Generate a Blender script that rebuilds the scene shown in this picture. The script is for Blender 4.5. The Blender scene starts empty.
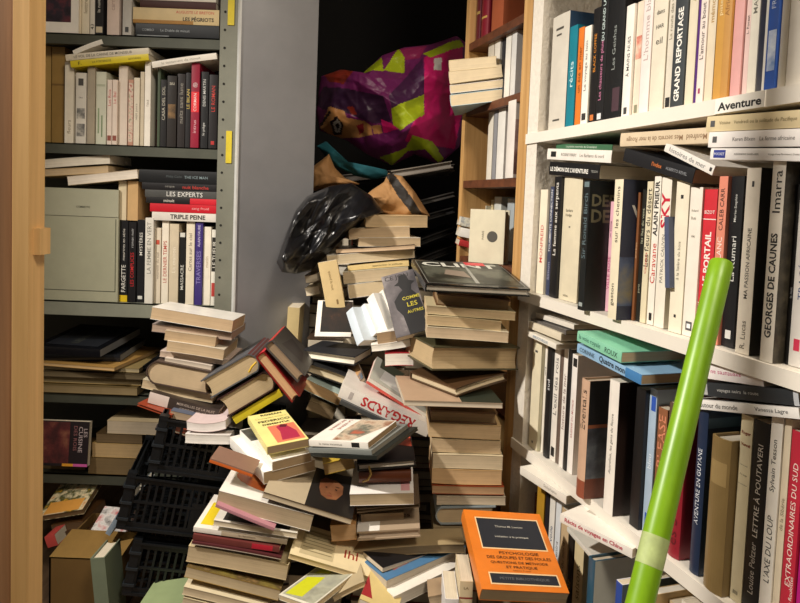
import bpy, bmesh, math, random
from mathutils import Vector, Matrix, noise
random.seed(11)
SC = bpy.context.scene
COL = SC.collection
V = Vector
F = 650.0
CAM = V((0, 0, .95))
_p, _r = math.radians(3.3), math.radians(2.17)
PY = 240.0                               # height of the optical axis in the frame (the lens is shifted)
FW = V((0, math.cos(_p), -math.sin(_p)))
_u0 = V((0, math.sin(_p), math.cos(_p)))
RT = V((math.cos(_r), 0, 0)) + _u0 * math.sin(_r)
UP = V((-math.sin(_r), 0, 0)) + _u0 * math.cos(_r)

def ray(x, y):
    return FW * F + RT * (x - 400) - UP * (y - PY)
def at(x, y, Y):                      # point of the vertical plane at distance Y
    d = ray(x, y)
    return CAM + d * (Y / d.y)
def atz(x, y, z):
    d = ray(x, y)
    return CAM + d * ((z - CAM.z) / d.z)
def proj(P):
    q = P - CAM
    k = F / q.dot(FW)
    return 400 + q.dot(RT) * k, PY - q.dot(UP) * k
def bis(f, a, b, n=44):
    fa = f(a)
    for _ in range(n):
        m = (a + b) / 2
        fm = f(m)
        if (fm > 0) == (fa > 0): a, fa = m, fm
        else: b = m
    return (a + b) / 2

# ------------------------------------------------------------------ materials
def lin(h):
    h = h.lstrip('#')
    if len(h) == 3: h = ''.join(c * 2 for c in h)
    o = []
    for i in (0, 2, 4):
        c = int(h[i:i + 2], 16) / 255
        o.append(c / 12.92 if c <= .04045 else ((c + .055) / 1.055) ** 2.4)
    return (*o, 1)
MATS = {}
def newmat(key):
    m = bpy.data.materials.new(key); m.use_nodes = True
    nt = m.node_tree
    return m, nt, nt.nodes['Principled BSDF']
def ramp(nt, stops, interp='LINEAR'):
    r = nt.nodes.new('ShaderNodeValToRGB'); r.color_ramp.interpolation = interp
    el = r.color_ramp.elements
    while len(el) < len(stops): el.new(.5)
    for e, (p, c) in zip(el, stops): e.position = p; e.color = c
    return r
def tex(nt, scale=(1, 1, 1), coord='Object'):
    tc = nt.nodes.new('ShaderNodeTexCoord'); mp = nt.nodes.new('ShaderNodeMapping')
    nt.links.new(tc.outputs[coord], mp.inputs[0]); mp.inputs['Scale'].default_value = scale
    return mp.outputs[0]
def nse(nt, vec, scale, detail=3, rough=.5):
    n = nt.nodes.new('ShaderNodeTexNoise'); n.inputs['Scale'].default_value = scale
    n.inputs['Detail'].default_value = detail; n.inputs['Roughness'].default_value = rough
    nt.links.new(vec, n.inputs['Vector']); return n.outputs[0]
def mul(c, k): return (min(1, c[0] * k), min(1, c[1] * k), min(1, c[2] * k), 1)
def bump(nt, b, h, s=.3, d=.002):
    bp = nt.nodes.new('ShaderNodeBump'); bp.inputs['Strength'].default_value = s; bp.inputs['Distance'].default_value = d
    nt.links.new(h, bp.inputs['Height']); nt.links.new(bp.outputs[0], b.inputs['Normal'])
def M(col, rough=.42, vary=.12, scale=40, bm=.05, metal=0, stretch=(1, 1, 1), spec=.5):
    """plain coloured surface with a little wear"""
    key = f'm{col}_{rough}_{vary}_{scale}_{bm}_{metal}_{stretch}'
    if key in MATS: return MATS[key]
    m, nt, b = newmat('surface_' + col.strip('#'))
    c = lin(col)
    n = nse(nt, tex(nt, stretch), scale, 4, .6)
    r = ramp(nt, [(.25, mul(c, 1 - vary)), (.75, mul(c, 1 + vary * .5))])
    nt.links.new(n, r.inputs[0]); nt.links.new(r.outputs[0], b.inputs['Base Color'])
    b.inputs['Roughness'].default_value = rough; b.inputs['Metallic'].default_value = metal
    b.inputs['Specular IOR Level'].default_value = spec
    if bm: bump(nt, b, n, bm)
    MATS[key] = m; return m
def PAGES(col):
    """the cut edge of a stack of leaves: fine lines along the thickness (local z)"""
    key = 'p' + col
    if key in MATS: return MATS[key]
    m, nt, b = newmat('pages_' + col.strip('#'))
    c = lin(col); g_ = .3 * c[0] + .6 * c[1] + .1 * c[2]; c = tuple(x * .8 + g_ * .2 for x in c[:3]) + (1,); c = mul(c, 1.08)
    n = nse(nt, tex(nt, (2, 2, 900)), 1.0, 3, .7)
    n2 = nse(nt, tex(nt, (1, 1, 1)), 18, 3, .6)
    mx = nt.nodes.new('ShaderNodeMath'); mx.operation = 'MULTIPLY_ADD'
    nt.links.new(n, mx.inputs[0]); mx.inputs[1].default_value = .6
    m2 = nt.nodes.new('ShaderNodeMath'); m2.operation = 'MULTIPLY'; m2.inputs[1].default_value = .4
    nt.links.new(n2, m2.inputs[0]); nt.links.new(m2.outputs[0], mx.inputs[2])
    r = ramp(nt, [(.3, mul(c, .72)), (.5, mul(c, .95)), (.72, mul(c, 1.1))])
    nt.links.new(mx.outputs[0], r.inputs[0]); nt.links.new(r.outputs[0], b.inputs['Base Color'])
    b.inputs['Roughness'].default_value = .85; b.inputs['Specular IOR Level'].default_value = .15
    bump(nt, b, n, .25, .001)
    MATS[key] = m; return m
def PIC(cols, scale=25, seed=0):
    """a printed picture: patches of a few colours"""
    key = 'pic' + ','.join(cols) + f'{scale}{seed}'
    if key in MATS: return MATS[key]
    m, nt, b = newmat('printed_picture')
    mp = tex(nt); mp.node.inputs['Location'].default_value = (seed * 3.1, seed * 1.7, seed)
    n = nse(nt, mp, scale, 5, .6)
    k = len(cols)
    r = ramp(nt, [(.3 + .42 * i / max(1, k - 1), lin(c)) for i, c in enumerate(cols)])
    nt.links.new(n, r.inputs[0]); nt.links.new(r.outputs[0], b.inputs['Base Color'])
    b.inputs['Roughness'].default_value = .4
    MATS[key] = m; return m
def WOOD(col, col2, axis=2, scale=1.0, rough=.55):
    key = f'w{col}{col2}{axis}{scale}'
    if key in MATS: return MATS[key]
    m, nt, b = newmat('wood_' + col.strip('#'))
    s = [60 * scale] * 3; s[axis] = 2.2 * scale
    n = nse(nt, tex(nt, tuple(s)), 1.0, 6, .65)
    r = ramp(nt, [(.3, lin(col2)), (.65, lin(col))])
    nt.links.new(n, r.inputs[0]); nt.links.new(r.outputs[0], b.inputs['Base Color'])
    b.inputs['Roughness'].default_value = rough; bump(nt, b, n, .15, .001)
    MATS[key] = m; return m

# ------------------------------------------------------------------ objects
def link(name, me, parent=None, mw=None):
    o = bpy.data.objects.new(name, me); COL.objects.link(o)
    if parent is not None: o.parent = parent
    if mw is not None: o.matrix_world = mw
    return o
def tag(o, label=None, cat=None, group=None, kind=None):
    for k, v in (('label', label), ('category', cat), ('group', group), ('kind', kind)):
        if v: o[k] = v
    return o
def thing(name, label, cat, mw=None, group=None):
    return tag(link(name, None, None, mw or Matrix()), label, cat, group)

class MB:
    def __init__(s): s.v = []; s.f = []; s.mi = []; s.mats = []; s.smooth = []
    def mat(s, m):
        if m not in s.mats: s.mats.append(m)
        return s.mats.index(m)
    def add(s, vs, fs, m, smooth=False):
        b = len(s.v); k = s.mat(m)
        s.v += [tuple(v) for v in vs]
        for f in fs: s.f.append(tuple(b + i for i in f)); s.mi.append(k); s.smooth.append(smooth)
    def box(s, a, b, m, X=None):
        vs = [V((x, y, z)) for x in (a[0], b[0]) for y in (a[1], b[1]) for z in (a[2], b[2])]
        if X: vs = [X @ v for v in vs]
        s.add(vs, [(0, 1, 3, 2), (4, 6, 7, 5), (0, 4, 5, 1), (2, 3, 7, 6), (0, 2, 6, 4), (1, 5, 7, 3)], m)
    def prism(s, poly, z0, z1, m, X=None):
        n = len(poly)
        vs = [V((x, y, z0)) for x, y in poly] + [V((x, y, z1)) for x, y in poly]
        if X: vs = [X @ v for v in vs]
        s.add(vs, [tuple(range(n))[::-1], tuple(range(n, 2 * n))] + [(i, (i + 1) % n, n + (i + 1) % n, n + i) for i in range(n)], m)
    def tube(s, pts, r, m, n=10, caps=True):
        pts = [V(p) for p in pts]; vs = []
        for i, p in enumerate(pts):
            t = (pts[min(i + 1, len(pts) - 1)] - pts[max(i - 1, 0)]).normalized()
            a = t.orthogonal().normalized(); b = t.cross(a)
            if i:
                a = (pa - t * pa.dot(t)).normalized(); b = t.cross(a)
            pa = a
            rr = r[i] if isinstance(r, (list, tuple)) else r
            vs += [p + (a * math.cos(k * math.tau / n) + b * math.sin(k * math.tau / n)) * rr for k in range(n)]
        fs = [(i * n + k, i * n + (k + 1) % n, (i + 1) * n + (k + 1) % n, (i + 1) * n + k) for i in range(len(pts) - 1) for k in range(n)]
        s.add(vs, fs, m, True)
        if caps:
            s.add(vs[:n], [tuple(range(n))[::-1]], m); s.add(vs[-n:], [tuple(range(n))], m)
    def mesh(s, name):
        me = bpy.data.meshes.new(name)
        me.from_pydata(s.v, [], s.f)
        for m in s.mats: me.materials.append(m)
        me.polygons.foreach_set('material_index', s.mi)
        me.polygons.foreach_set('use_smooth', s.smooth)
        me.update(); return me
    def build(s, name, parent=None, mw=None, fix=True):
        me = s.mesh(name)
        if fix:
            bm = bmesh.new(); bm.from_mesh(me); bmesh.ops.recalc_face_normals(bm, faces=bm.faces); bm.to_mesh(me); bm.free()
        o = link(name, me, parent)
        if parent is not None: o.matrix_parent_inverse = parent.matrix_basis.inverted()
        if mw is not None: o.matrix_world = mw
        return o

_FT = {}
def text_mesh(t):
    if t in _FT: return _FT[t]
    cu = bpy.data.curves.new('lettering', 'FONT'); cu.body = t.lstrip('*'); cu.size = 1; cu.resolution_u = 2; cu.offset = .028 if t[0] == '*' else .003
    o = bpy.data.objects.new('lettering', cu); COL.objects.link(o)
    dg = bpy.context.evaluated_depsgraph_get(); dg.update()
    me = o.evaluated_get(dg).to_mesh()
    vs = [(v.co.x, v.co.y) for v in me.vertices]; fs = [tuple(p.vertices) for p in me.polygons]
    bpy.data.objects.remove(o); bpy.data.curves.remove(cu)
    x0 = min(v[0] for v in vs); x1 = max(v[0] for v in vs); y0 = min(v[1] for v in vs); y1 = max(v[1] for v in vs)
    r = ([((v[0] - x0), (v[1] - y0)) for v in vs], fs, x1 - x0, y1 - y0)
    _FT[t] = r; return r

# decoration records.  faces: 's' spine, 'f' front cover;  u to the viewer's right, v up, both 0..1
def T(t, col, u0, v0, u1, v1, mode='h', face='s'): return ('t', face, t, col, u0, v0, u1, v1, mode)
def S(t, col, a=.1, b=.9, k=.46, mode='up', c=.5): return ('t', 's', t, col, c - k / 2, a, c + k / 2, b, mode)
def R(col, u0, v0, u1, v1, face='s'): return ('r', face, col, u0, v0, u1, v1)
def FR(col, u0, v0, u1, v1): return ('r', 'f', col, u0, v0, u1, v1)
def FP(pts, col): return ('p', 'f', col, pts)
def FT_(t, col, u0, v0, u1, v1, mode='h'): return ('t', 'f', t, col, u0, v0, u1, v1, mode)
def asmat(c):
    return c if not isinstance(c, str) else M(c, .45, .06, 60, 0)

def book_meshes(W, H, Tk, cover, pages, hard=False, deco=(), bend=0, rough=.38, bulge=None, nopages=False):
    c = .0028 if hard else .0010
    if c * 3 > Tk: c = Tk * .2
    ov = .0035 if hard else .0004
    bl = (Tk * .14 if hard else Tk * .03) if bulge is None else Tk * bulge
    nz = 8
    def bx(z): return -bl * (1 - (2 * z / Tk - 1) ** 2)
    def bd(p):
        if bend: return V((p[0], p[1], p[2] + bend * (2 * p[1] / H - 1) ** 2 + .5 * bend * (p[0] / W) ** 2))
        return V(p)
    mb = MB(); cm = asmat(cover) if not isinstance(cover, str) else M(cover, rough, .1, 30, .03)
    O = [(W, 0)] + [(W * (3 - i) / 4, 0) for i in range(3)] + [(bx(Tk * i / nz), Tk * i / nz) for i in range(nz + 1)] + [(W * (i + 1) / 4, Tk) for i in range(3)] + [(W, Tk)]
    I = [(W, c)] + [(W * (3 - i) / 4, c) for i in range(3)] + [(bx(Tk * i / nz) + c, min(max(Tk * i / nz, c), Tk - c)) for i in range(nz + 1)] + [(W * (i + 1) / 4, Tk - c) for i in range(3)] + [(W, Tk - c)]
    n = len(O); ny = 7
    vs = []
    for j in range(ny):
        y = H * j / (ny - 1)
        vs += [bd((x, y, z)) for x, z in O] + [bd((x, y, z)) for x, z in I]
    fs = []
    for j in range(ny - 1):
        a = j * 2 * n; b = a + 2 * n
        for i in range(n - 1):
            fs.append((a + i, a + i + 1, b + i + 1, b + i)); fs.append((a + n + i + 1, a + n + i, b + n + i, b + n + i + 1))
        fs.append((a, b, b + n, a + n)); fs.append((a + n - 1, a + 2 * n - 1, b + 2 * n - 1, b + n - 1))
    for i in range(n - 1):
        fs.append((i + 1, i, n + i, n + i + 1))
        e = (ny - 1) * 2 * n
        fs.append((e + i, e + i + 1, e + n + i + 1, e + n + i))
    mb.add(vs, fs, cm)
    off = [.0002]
    def put(face, u, v):
        if face == 's': z = u * Tk; return bd((bx(z) - off[0], v * H, z))
        return bd((u * W, v * H, Tk + off[0]))
    for d in deco:
        face = d[1]
        fw, fh = (Tk, H) if face == 's' else (W, H)
        if d[0] == 'r':
            _, _, col, u0, v0, u1, v1 = d; N = 6
            g = [put(face, u0 + (u1 - u0) * i / N, v0 + (v1 - v0) * j / N) for j in range(N + 1) for i in range(N + 1)]
            mb.add(g, [(j * (N + 1) + i, j * (N + 1) + i + 1, (j + 1) * (N + 1) + i + 1, (j + 1) * (N + 1) + i) for j in range(N) for i in range(N)], asmat(col))
        elif d[0] == 'p':
            mb.add([put(face, u, v) for u, v in d[3]], [tuple(range(len(d[3])))], asmat(d[2]))
        else:
            _, _, t, col, u0, v0, u1, v1, mode = d
            pts, tf, tw, th = text_mesh(t)
            bw, bh = (u1 - u0) * fw, (v1 - v0) * fh
            if mode in ('up', 'down'): aw, ah = bh, bw
            else: aw, ah = bw, bh
            k = min(aw / tw, ah / max(th, .7)); kx = min(aw / tw, k * 1.25)
            cu, cv = (u0 + u1) / 2 * fw, (v0 + v1) / 2 * fh
            q = []
            for x, y in pts:
                a, b_ = (x - tw / 2) * kx, (y - th / 2) * k
                if mode == 'up': uu, vv = cu - b_, cv + a
                elif mode == 'down': uu, vv = cu + b_, cv - a
                elif mode == 'flip': uu, vv = cu - a, cv - b_
                else: uu, vv = cu + a, cv + b_
                q.append(put(face, uu / fw, vv / fh))
            mb.add(q, tf, asmat(col))
        off[0] += .00008
    me1 = mb.mesh('cover')
    pb = MB(); pm = PAGES(pages)
    nzp = 6; x1 = W - ov; e = min(.18 * Tk, .006) if hard else .0006
    prof = [(x1 - e * (1 - (2 * i / nzp - 1) ** 2), c + (Tk - 2 * c) * i / nzp) for i in range(nzp + 1)]
    xs0 = c
    vs = []; m = nzp + 1
    for j in range(ny):
        y = ov + (H - 2 * ov) * j / (ny - 1)
        vs += [bd((x, y, z)) for x, z in prof] + [bd((xs0 + bx(z), y, z)) for x, z in prof]
    fs = []
    for j in range(ny - 1):
        a = j * 2 * m; b = a + 2 * m
        for i in range(nzp):
            fs.append((a + i, b + i, b + i + 1, a + i + 1)); fs.append((a + m + i, a + m + i + 1, b + m + i + 1, b + m + i))
        fs.append((a, a + m, b + m, b)); fs.append((a + m - 1, b + m - 1, b + 2 * m - 1, a + 2 * m - 1))
    for i in range(nzp):
        fs.append((i, i + 1, m + i + 1, m + i)); e_ = (ny - 1) * 2 * m
        fs.append((e_ + i + 1, e_ + i, e_ + m + i, e_ + m + i + 1))
    pb.add(vs, fs, pm)
    return me1, pb.mesh('page_block')

PG = ['#cdbfa4', '#c8b89a', '#d4c8b0', '#c2b090', '#d8cfbc', '#ccbda0']
BOOKS = []
def make_book(mw, W, H, Tk, cover, label, group, pages=None, name=None, **kw):
    pages = pages or random.choice(PG)
    m1, m2 = book_meshes(W, H, Tk, cover, pages, **kw)
    hard = kw.get('hard')
    r = thing(name or ('hardcover_book' if hard else 'paperback_book'), label, 'book', mw, group)
    link('cover', m1, r); link('page_block', m2, r)
    BOOKS.append(r); return r

ORD = ['topmost', 'second', 'third', 'fourth', 'fifth', 'sixth', 'seventh', 'eighth', 'ninth', 'tenth', 'eleventh', 'twelfth', 'thirteenth', 'fourteenth', 'fifteenth', 'sixteenth', 'seventeenth']
class Plane:
    """front line of a shelf run: A start, d direction to the viewer's right, n outward"""
    def __init__(s, A, d):
        s.A, s.d = V(A), V(d).normalized(); s.n = V((s.d.y, -s.d.x, 0)); s.x = -s.n
    def P(s, t, z, off=0): return V((s.A.x, s.A.y, 0)) + s.d * t + s.n * off + V((0, 0, z))
    def t_at(s, px, z, off=0, a=-.7, b=.9): return bis(lambda t: proj(s.P(t, z, off))[0] - px, a, b)

def stand(pl, z, rows, place, group, off=-.015, W0=.13, trange=(-1.5, .9), jitter=.004, tlim=(-9, 9)):
    """upright books, spines outward. row: (x0, x1, y_top, colour, description, options)"""
    ds = [r[4] for r in rows]
    cut = lambda d: d.rsplit(' ', 1)[0]
    prev = tlim[0]
    for i, rw in enumerate(rows):
        x0, x1, yt, col, desc = rw[:5]; o = dict(rw[5]) if len(rw) > 5 else {}
        of = off + o.pop('off', 0) + random.uniform(-jitter, jitter)
        t0 = pl.t_at(x0, z, of, *trange); t1 = pl.t_at(x1, z, of, *trange)
        if t0 < prev + .0004:
            if prev - t0 > .002: print('SHIFT', desc, round(prev - t0, 4), round(t1 - t0, 4))
            t0 = prev + .0004; t1 = max(t1, t0 + .006)
        t1 = min(t1, tlim[1]); t0 = min(t0, t1 - .006); prev = t1
        hh = o.pop('H', None)
        if hh is None:
            hh = bis(lambda h: proj(pl.P(t0, z + h, of))[1] - yt, .02, .6)
        W = o.pop('W', W0 * random.uniform(.92, 1.06)); lean = o.pop('lean', 0)
        lab = o.pop('label', None)
        if lab is None:
            if i == 0: lab = f'{desc} beside the {cut(ds[1])} one, at the far end {place}' if 'end' not in place else f'{desc} beside the {cut(ds[1])} one {place}'
            elif i == len(rows) - 1: lab = f'{desc} beside the {cut(ds[i-1])} one {place}'
            else: lab = f'{desc} between the {cut(ds[i-1])} and {cut(ds[i+1])} ones {place}'
        if len(lab.split()) > 16 and 0 < i < len(rows) - 1: lab = f'{desc} beside the {cut(ds[i-1])} one {place}'
        if len(lab.split()) > 16: lab = lab.replace(', at the far end', '')
        Tk = max(.004, (t1 - t0) * .965)
        mw = Matrix.Translation(pl.P(t0, z + .0008, of)) @ Matrix((( pl.x.x, 0, pl.d.x, 0), (pl.x.y, 0, pl.d.y, 0), (0, 1, 0, 0), (0, 0, 0, 1)))
        if lean: mw = mw @ Matrix.Rotation(math.radians(lean), 4, 'X')
        make_book(mw, W, hh, Tk, col, lab, group, **o)

def frame(P, u, v, side, Lu, Lv):
    n = u.cross(v).normalized()
    if side == 'spine': x, y, Q, W, H = v, -u, P + u * Lu, Lv, Lu
    elif side == 'fore': x, y, Q, W, H = -v, u, P + v * Lv, Lv, Lu
    elif side == 'tail': x, y, Q, W, H = u, v, P, Lu, Lv
    else: x, y, Q, W, H = -u, -v, P + u * Lu + v * Lv, Lu, Lv
    m = Matrix(((x.x, y.x, n.x, Q.x), (x.y, y.y, n.y, Q.y), (x.z, y.z, n.z, Q.z), (0, 0, 0, 1)))
    return m, W, H

COUNT = {}
def pile(st, desc, q, t, Y, col='#d8d0c0', side='fore', L=.14, yaw=0, pitch=0, label=None, name=None, group=None, place=None, dz=0, dY=0, **kw):
    """a lying book: q = near bottom edge in the picture (x0, y0, x1, y1), t its thickness there, Y its distance, L its depth"""
    P0 = at(q[0], q[1], Y); P1 = P0
    Y1 = Y
    for _ in range(8):
        P1 = at(q[2], q[3], Y1); Y1 = Y + dY + math.tan(math.radians(yaw)) * (P1.x - P0.x)
    P1 = at(q[2], q[3], Y1)
    u = P1 - P0; Lu = u.length; u.normalize()
    h = V((-u.y, u.x, 0))
    if h.y < 0 or h.length < .2: h = V((0, 1, 0))
    h.normalize(); h = (h - u * h.dot(u)).normalized()
    up = u.cross(h).normalized()
    if abs(u.z) > .75 and False: pass
    a = math.radians(pitch)
    v = (h * math.cos(a) + up * math.sin(a)).normalized()
    Tk = max(.003, t * (Y + Y1) / 2 / F)
    P0 = P0 + V((0, 0, dz))
    m, W, H = frame(P0, u, v, side, Lu, L)
    COUNT[st] = COUNT.get(st, 0) + 1
    where = place or STACKS[st][0]
    lab = label or f'{desc}, {ORD[COUNT[st]-1]} {where}'
    kw.setdefault('bend', 0 if any(d[1] == 'f' for d in kw.get('deco', ())) else random.uniform(-.0015, .0015))
    return make_book(m, W, H, Tk, col, lab, group or STACKS[st][1], name=name, **kw)

def slab(name, a, b, mat, kind='structure', X=None):
    mb = MB(); mb.box(a, b, mat, X); o = mb.build(name); o['kind'] = kind; return o
EXPO, AMB, LAMP, AIM, SPA, LP, LP2 = 0.0, .13, (-1.4, .58, 1.95), (.12, 1.15, .55), 70, 232, 28
# ------------------------------------------------------------------ camera, light, room
cd = bpy.data.cameras.new('camera'); cam = bpy.data.objects.new('camera', cd); COL.objects.link(cam)
cd.sensor_fit = 'HORIZONTAL'; cd.sensor_width = 36; cd.lens = F / 800 * 36; cd.clip_start = .02; cd.shift_y = (PY - 301.5) / 800
cam.matrix_world = Matrix(((RT.x, UP.x, -FW.x, CAM.x), (RT.y, UP.y, -FW.y, CAM.y), (RT.z, UP.z, -FW.z, CAM.z), (0, 0, 0, 1)))
SC.camera = cam
SC.view_settings.view_transform = 'Standard'; SC.view_settings.look = 'None'; SC.view_settings.gamma = 1
SC.view_settings.exposure = EXPO
w = bpy.data.worlds.new('world'); SC.world = w; w.use_nodes = True
w.node_tree.nodes['Background'].inputs[0].default_value = (1, .9, .78, 1)
w.node_tree.nodes['Background'].inputs[1].default_value = AMB
def lamp(name, loc, aim, size, power, col):
    l = bpy.data.lights.new(name, 'AREA'); l.shape = 'DISK'; l.size = size; l.energy = power; l.color = col
    o = bpy.data.objects.new(name, l); COL.objects.link(o); o.location = loc
    o.rotation_euler = (V(aim) - V(loc)).to_track_quat('-Z', 'Y').to_euler(); return o
sl = bpy.data.lights.new('spot_lamp', 'SPOT'); sl.energy = LP; sl.color = (1, .93, .84); sl.spot_size = math.radians(SPA); sl.spot_blend = .9; sl.shadow_soft_size = .045
so = bpy.data.objects.new('spot_lamp', sl); COL.objects.link(so); so.location = LAMP
so.rotation_euler = (V(AIM) - V(LAMP)).to_track_quat('-Z', 'Y').to_euler()
lamp('ceiling_fill', (.55, -.35, 2.4), (-.1, 1.2, .6), .5, LP2, (1, .88, .72))  # unseen fill light, added for the shop's general ceiling lighting
plaster = M('#cfc6b6', .9, .1, 14, .25)
slab('floor', (-2.2, -1.5, -.05), (1.6, 3.2, 0), WOOD('#6b5540', '#4c3a2a', 1))
slab('ceiling', (-2.2, -1.5, 2.6), (1.6, 3.2, 2.65), M('#d9d2c6', .9))
slab('wall_back', (-2.2, 2.85, 0), (1.6, 2.9, 2.6), M('#060505', .95))  # near-black colour puts the unlit alcove's darkness into the wall
slab('wall_left', (-2.2, -1.5, 0), (-2.15, 2.85, 2.6), plaster)
STACKS = {
 'A': ('in the stack against the steel upright', 'paperbacks stacked against the steel shelving'),
 'C': ('down in the stack beside the rubbish bag', 'paperbacks stacked beside the rubbish bag'),
 'F': ('in the column under the black photo book', 'books in the column by the white bookcase'),
 'I': ('in the stack beside the crates', 'books stacked beside the crates'),
 'pine': ('', ''), 'flat': ('', ''), 'box': ('', ''), 'alc': ('', ''), 'X': ('', ''),
}
# ------------------------------------------------------------------ the white bookcase on the right-hand side
A0 = V((.432, .72, 0)); A1 = V((.257, 1.283, 0))
dR = (A0 - A1).normalized()
PR = Plane(A1, dR)                                    # t = 0 at the far end, growing towards the viewer
def zfix(x, y):                                       # height of the shelf whose front edge shows at pixel x, y
    t = bis(lambda t: proj(PR.P(t, .95))[0] - x, -1, .8)
    for _ in range(6):
        z = bis(lambda z: proj(PR.P(t, z))[1] - y, 0, 2)
        t = bis(lambda t: proj(PR.P(t, z))[0] - x, -1, .8)
    return z
Z1, Z2, Z3 = zfix(600, 121), zfix(600, 313.5), zfix(600, 504.5)
Z4 = Z3 - (Z2 - Z3) * 1.02
ZT = Z1 + .34
print('shelf heights', Z1, Z2, Z3, Z4)
white = M('#e6dfd2', .6, .06, 8, .05)
rough_white = M('#ded6c8', .9, .08, 90, .9)
case = thing('bookcase', 'white painted bookcase with rough white end post and shelves of travel paperbacks', 'bookcase', Matrix.Translation(PR.P(.3, 0, -.12)))
RX = Matrix(((dR.x, PR.x.x, 0, A1.x), (dR.y, PR.x.y, 0, A1.y), (0, 0, 1, 0), (0, 0, 0, 1)))   # (along, into, up)
E1 = PR.t_at(537.5, Z1); E0 = PR.t_at(527.5, Z1)
TN = .72
mb = MB(); mb.box((E0, .0, 0), (E1, .3, 2.1), rough_white, RX); mb.build('side_panel', case)
mb = MB(); mb.box((E1, .275, 0), (TN, .29, 2.1), rough_white, RX); mb.build('back_panel', case)
mb = MB(); mb.box((TN, 0, 0), (TN + .03, .3, 2.1), white, RX); mb.build('side_panel', case)
for z in (Z1, Z2, Z3, Z4, ZT):
    mb = MB(); mb.box((E1 if z > Z2 + .1 and False else E0, -.004, z - .02), (TN, .275, z), white, RX); mb.build('shelf', case)
mb = MB(); mb.box((E1, .01, 0), (TN, .03, Z4 - .02), white, RX); mb.build('plinth', case)
# the AVENTURE label on the edge of the top board
t0, t1 = PR.t_at(719, Z1), PR.t_at(769, Z1)
lb = thing('shelf_label', 'white paper label reading Aventure on the edge of the top shelf', 'label', Matrix.Translation(PR.P(t0, Z1 - .019, .0045)))
mb = MB()
mb.box((t0, -.0052, Z1 - .0195), (t1, -.0042, Z1 - .0005), M('#f4efe4', .6, .03), RX)
pts, tf, tw, th = text_mesh('*Aventure')
k = (t1 - t0) * .88 / tw
mb.add([RX @ V((t0 + (t1 - t0) * .06 + x * k, -.0054, Z1 - .0165 + y * k * .8)) for x, y in pts], tf, M('#151312', .6, 0))
mb.build('label_strip', lb, fix=False)

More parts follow.
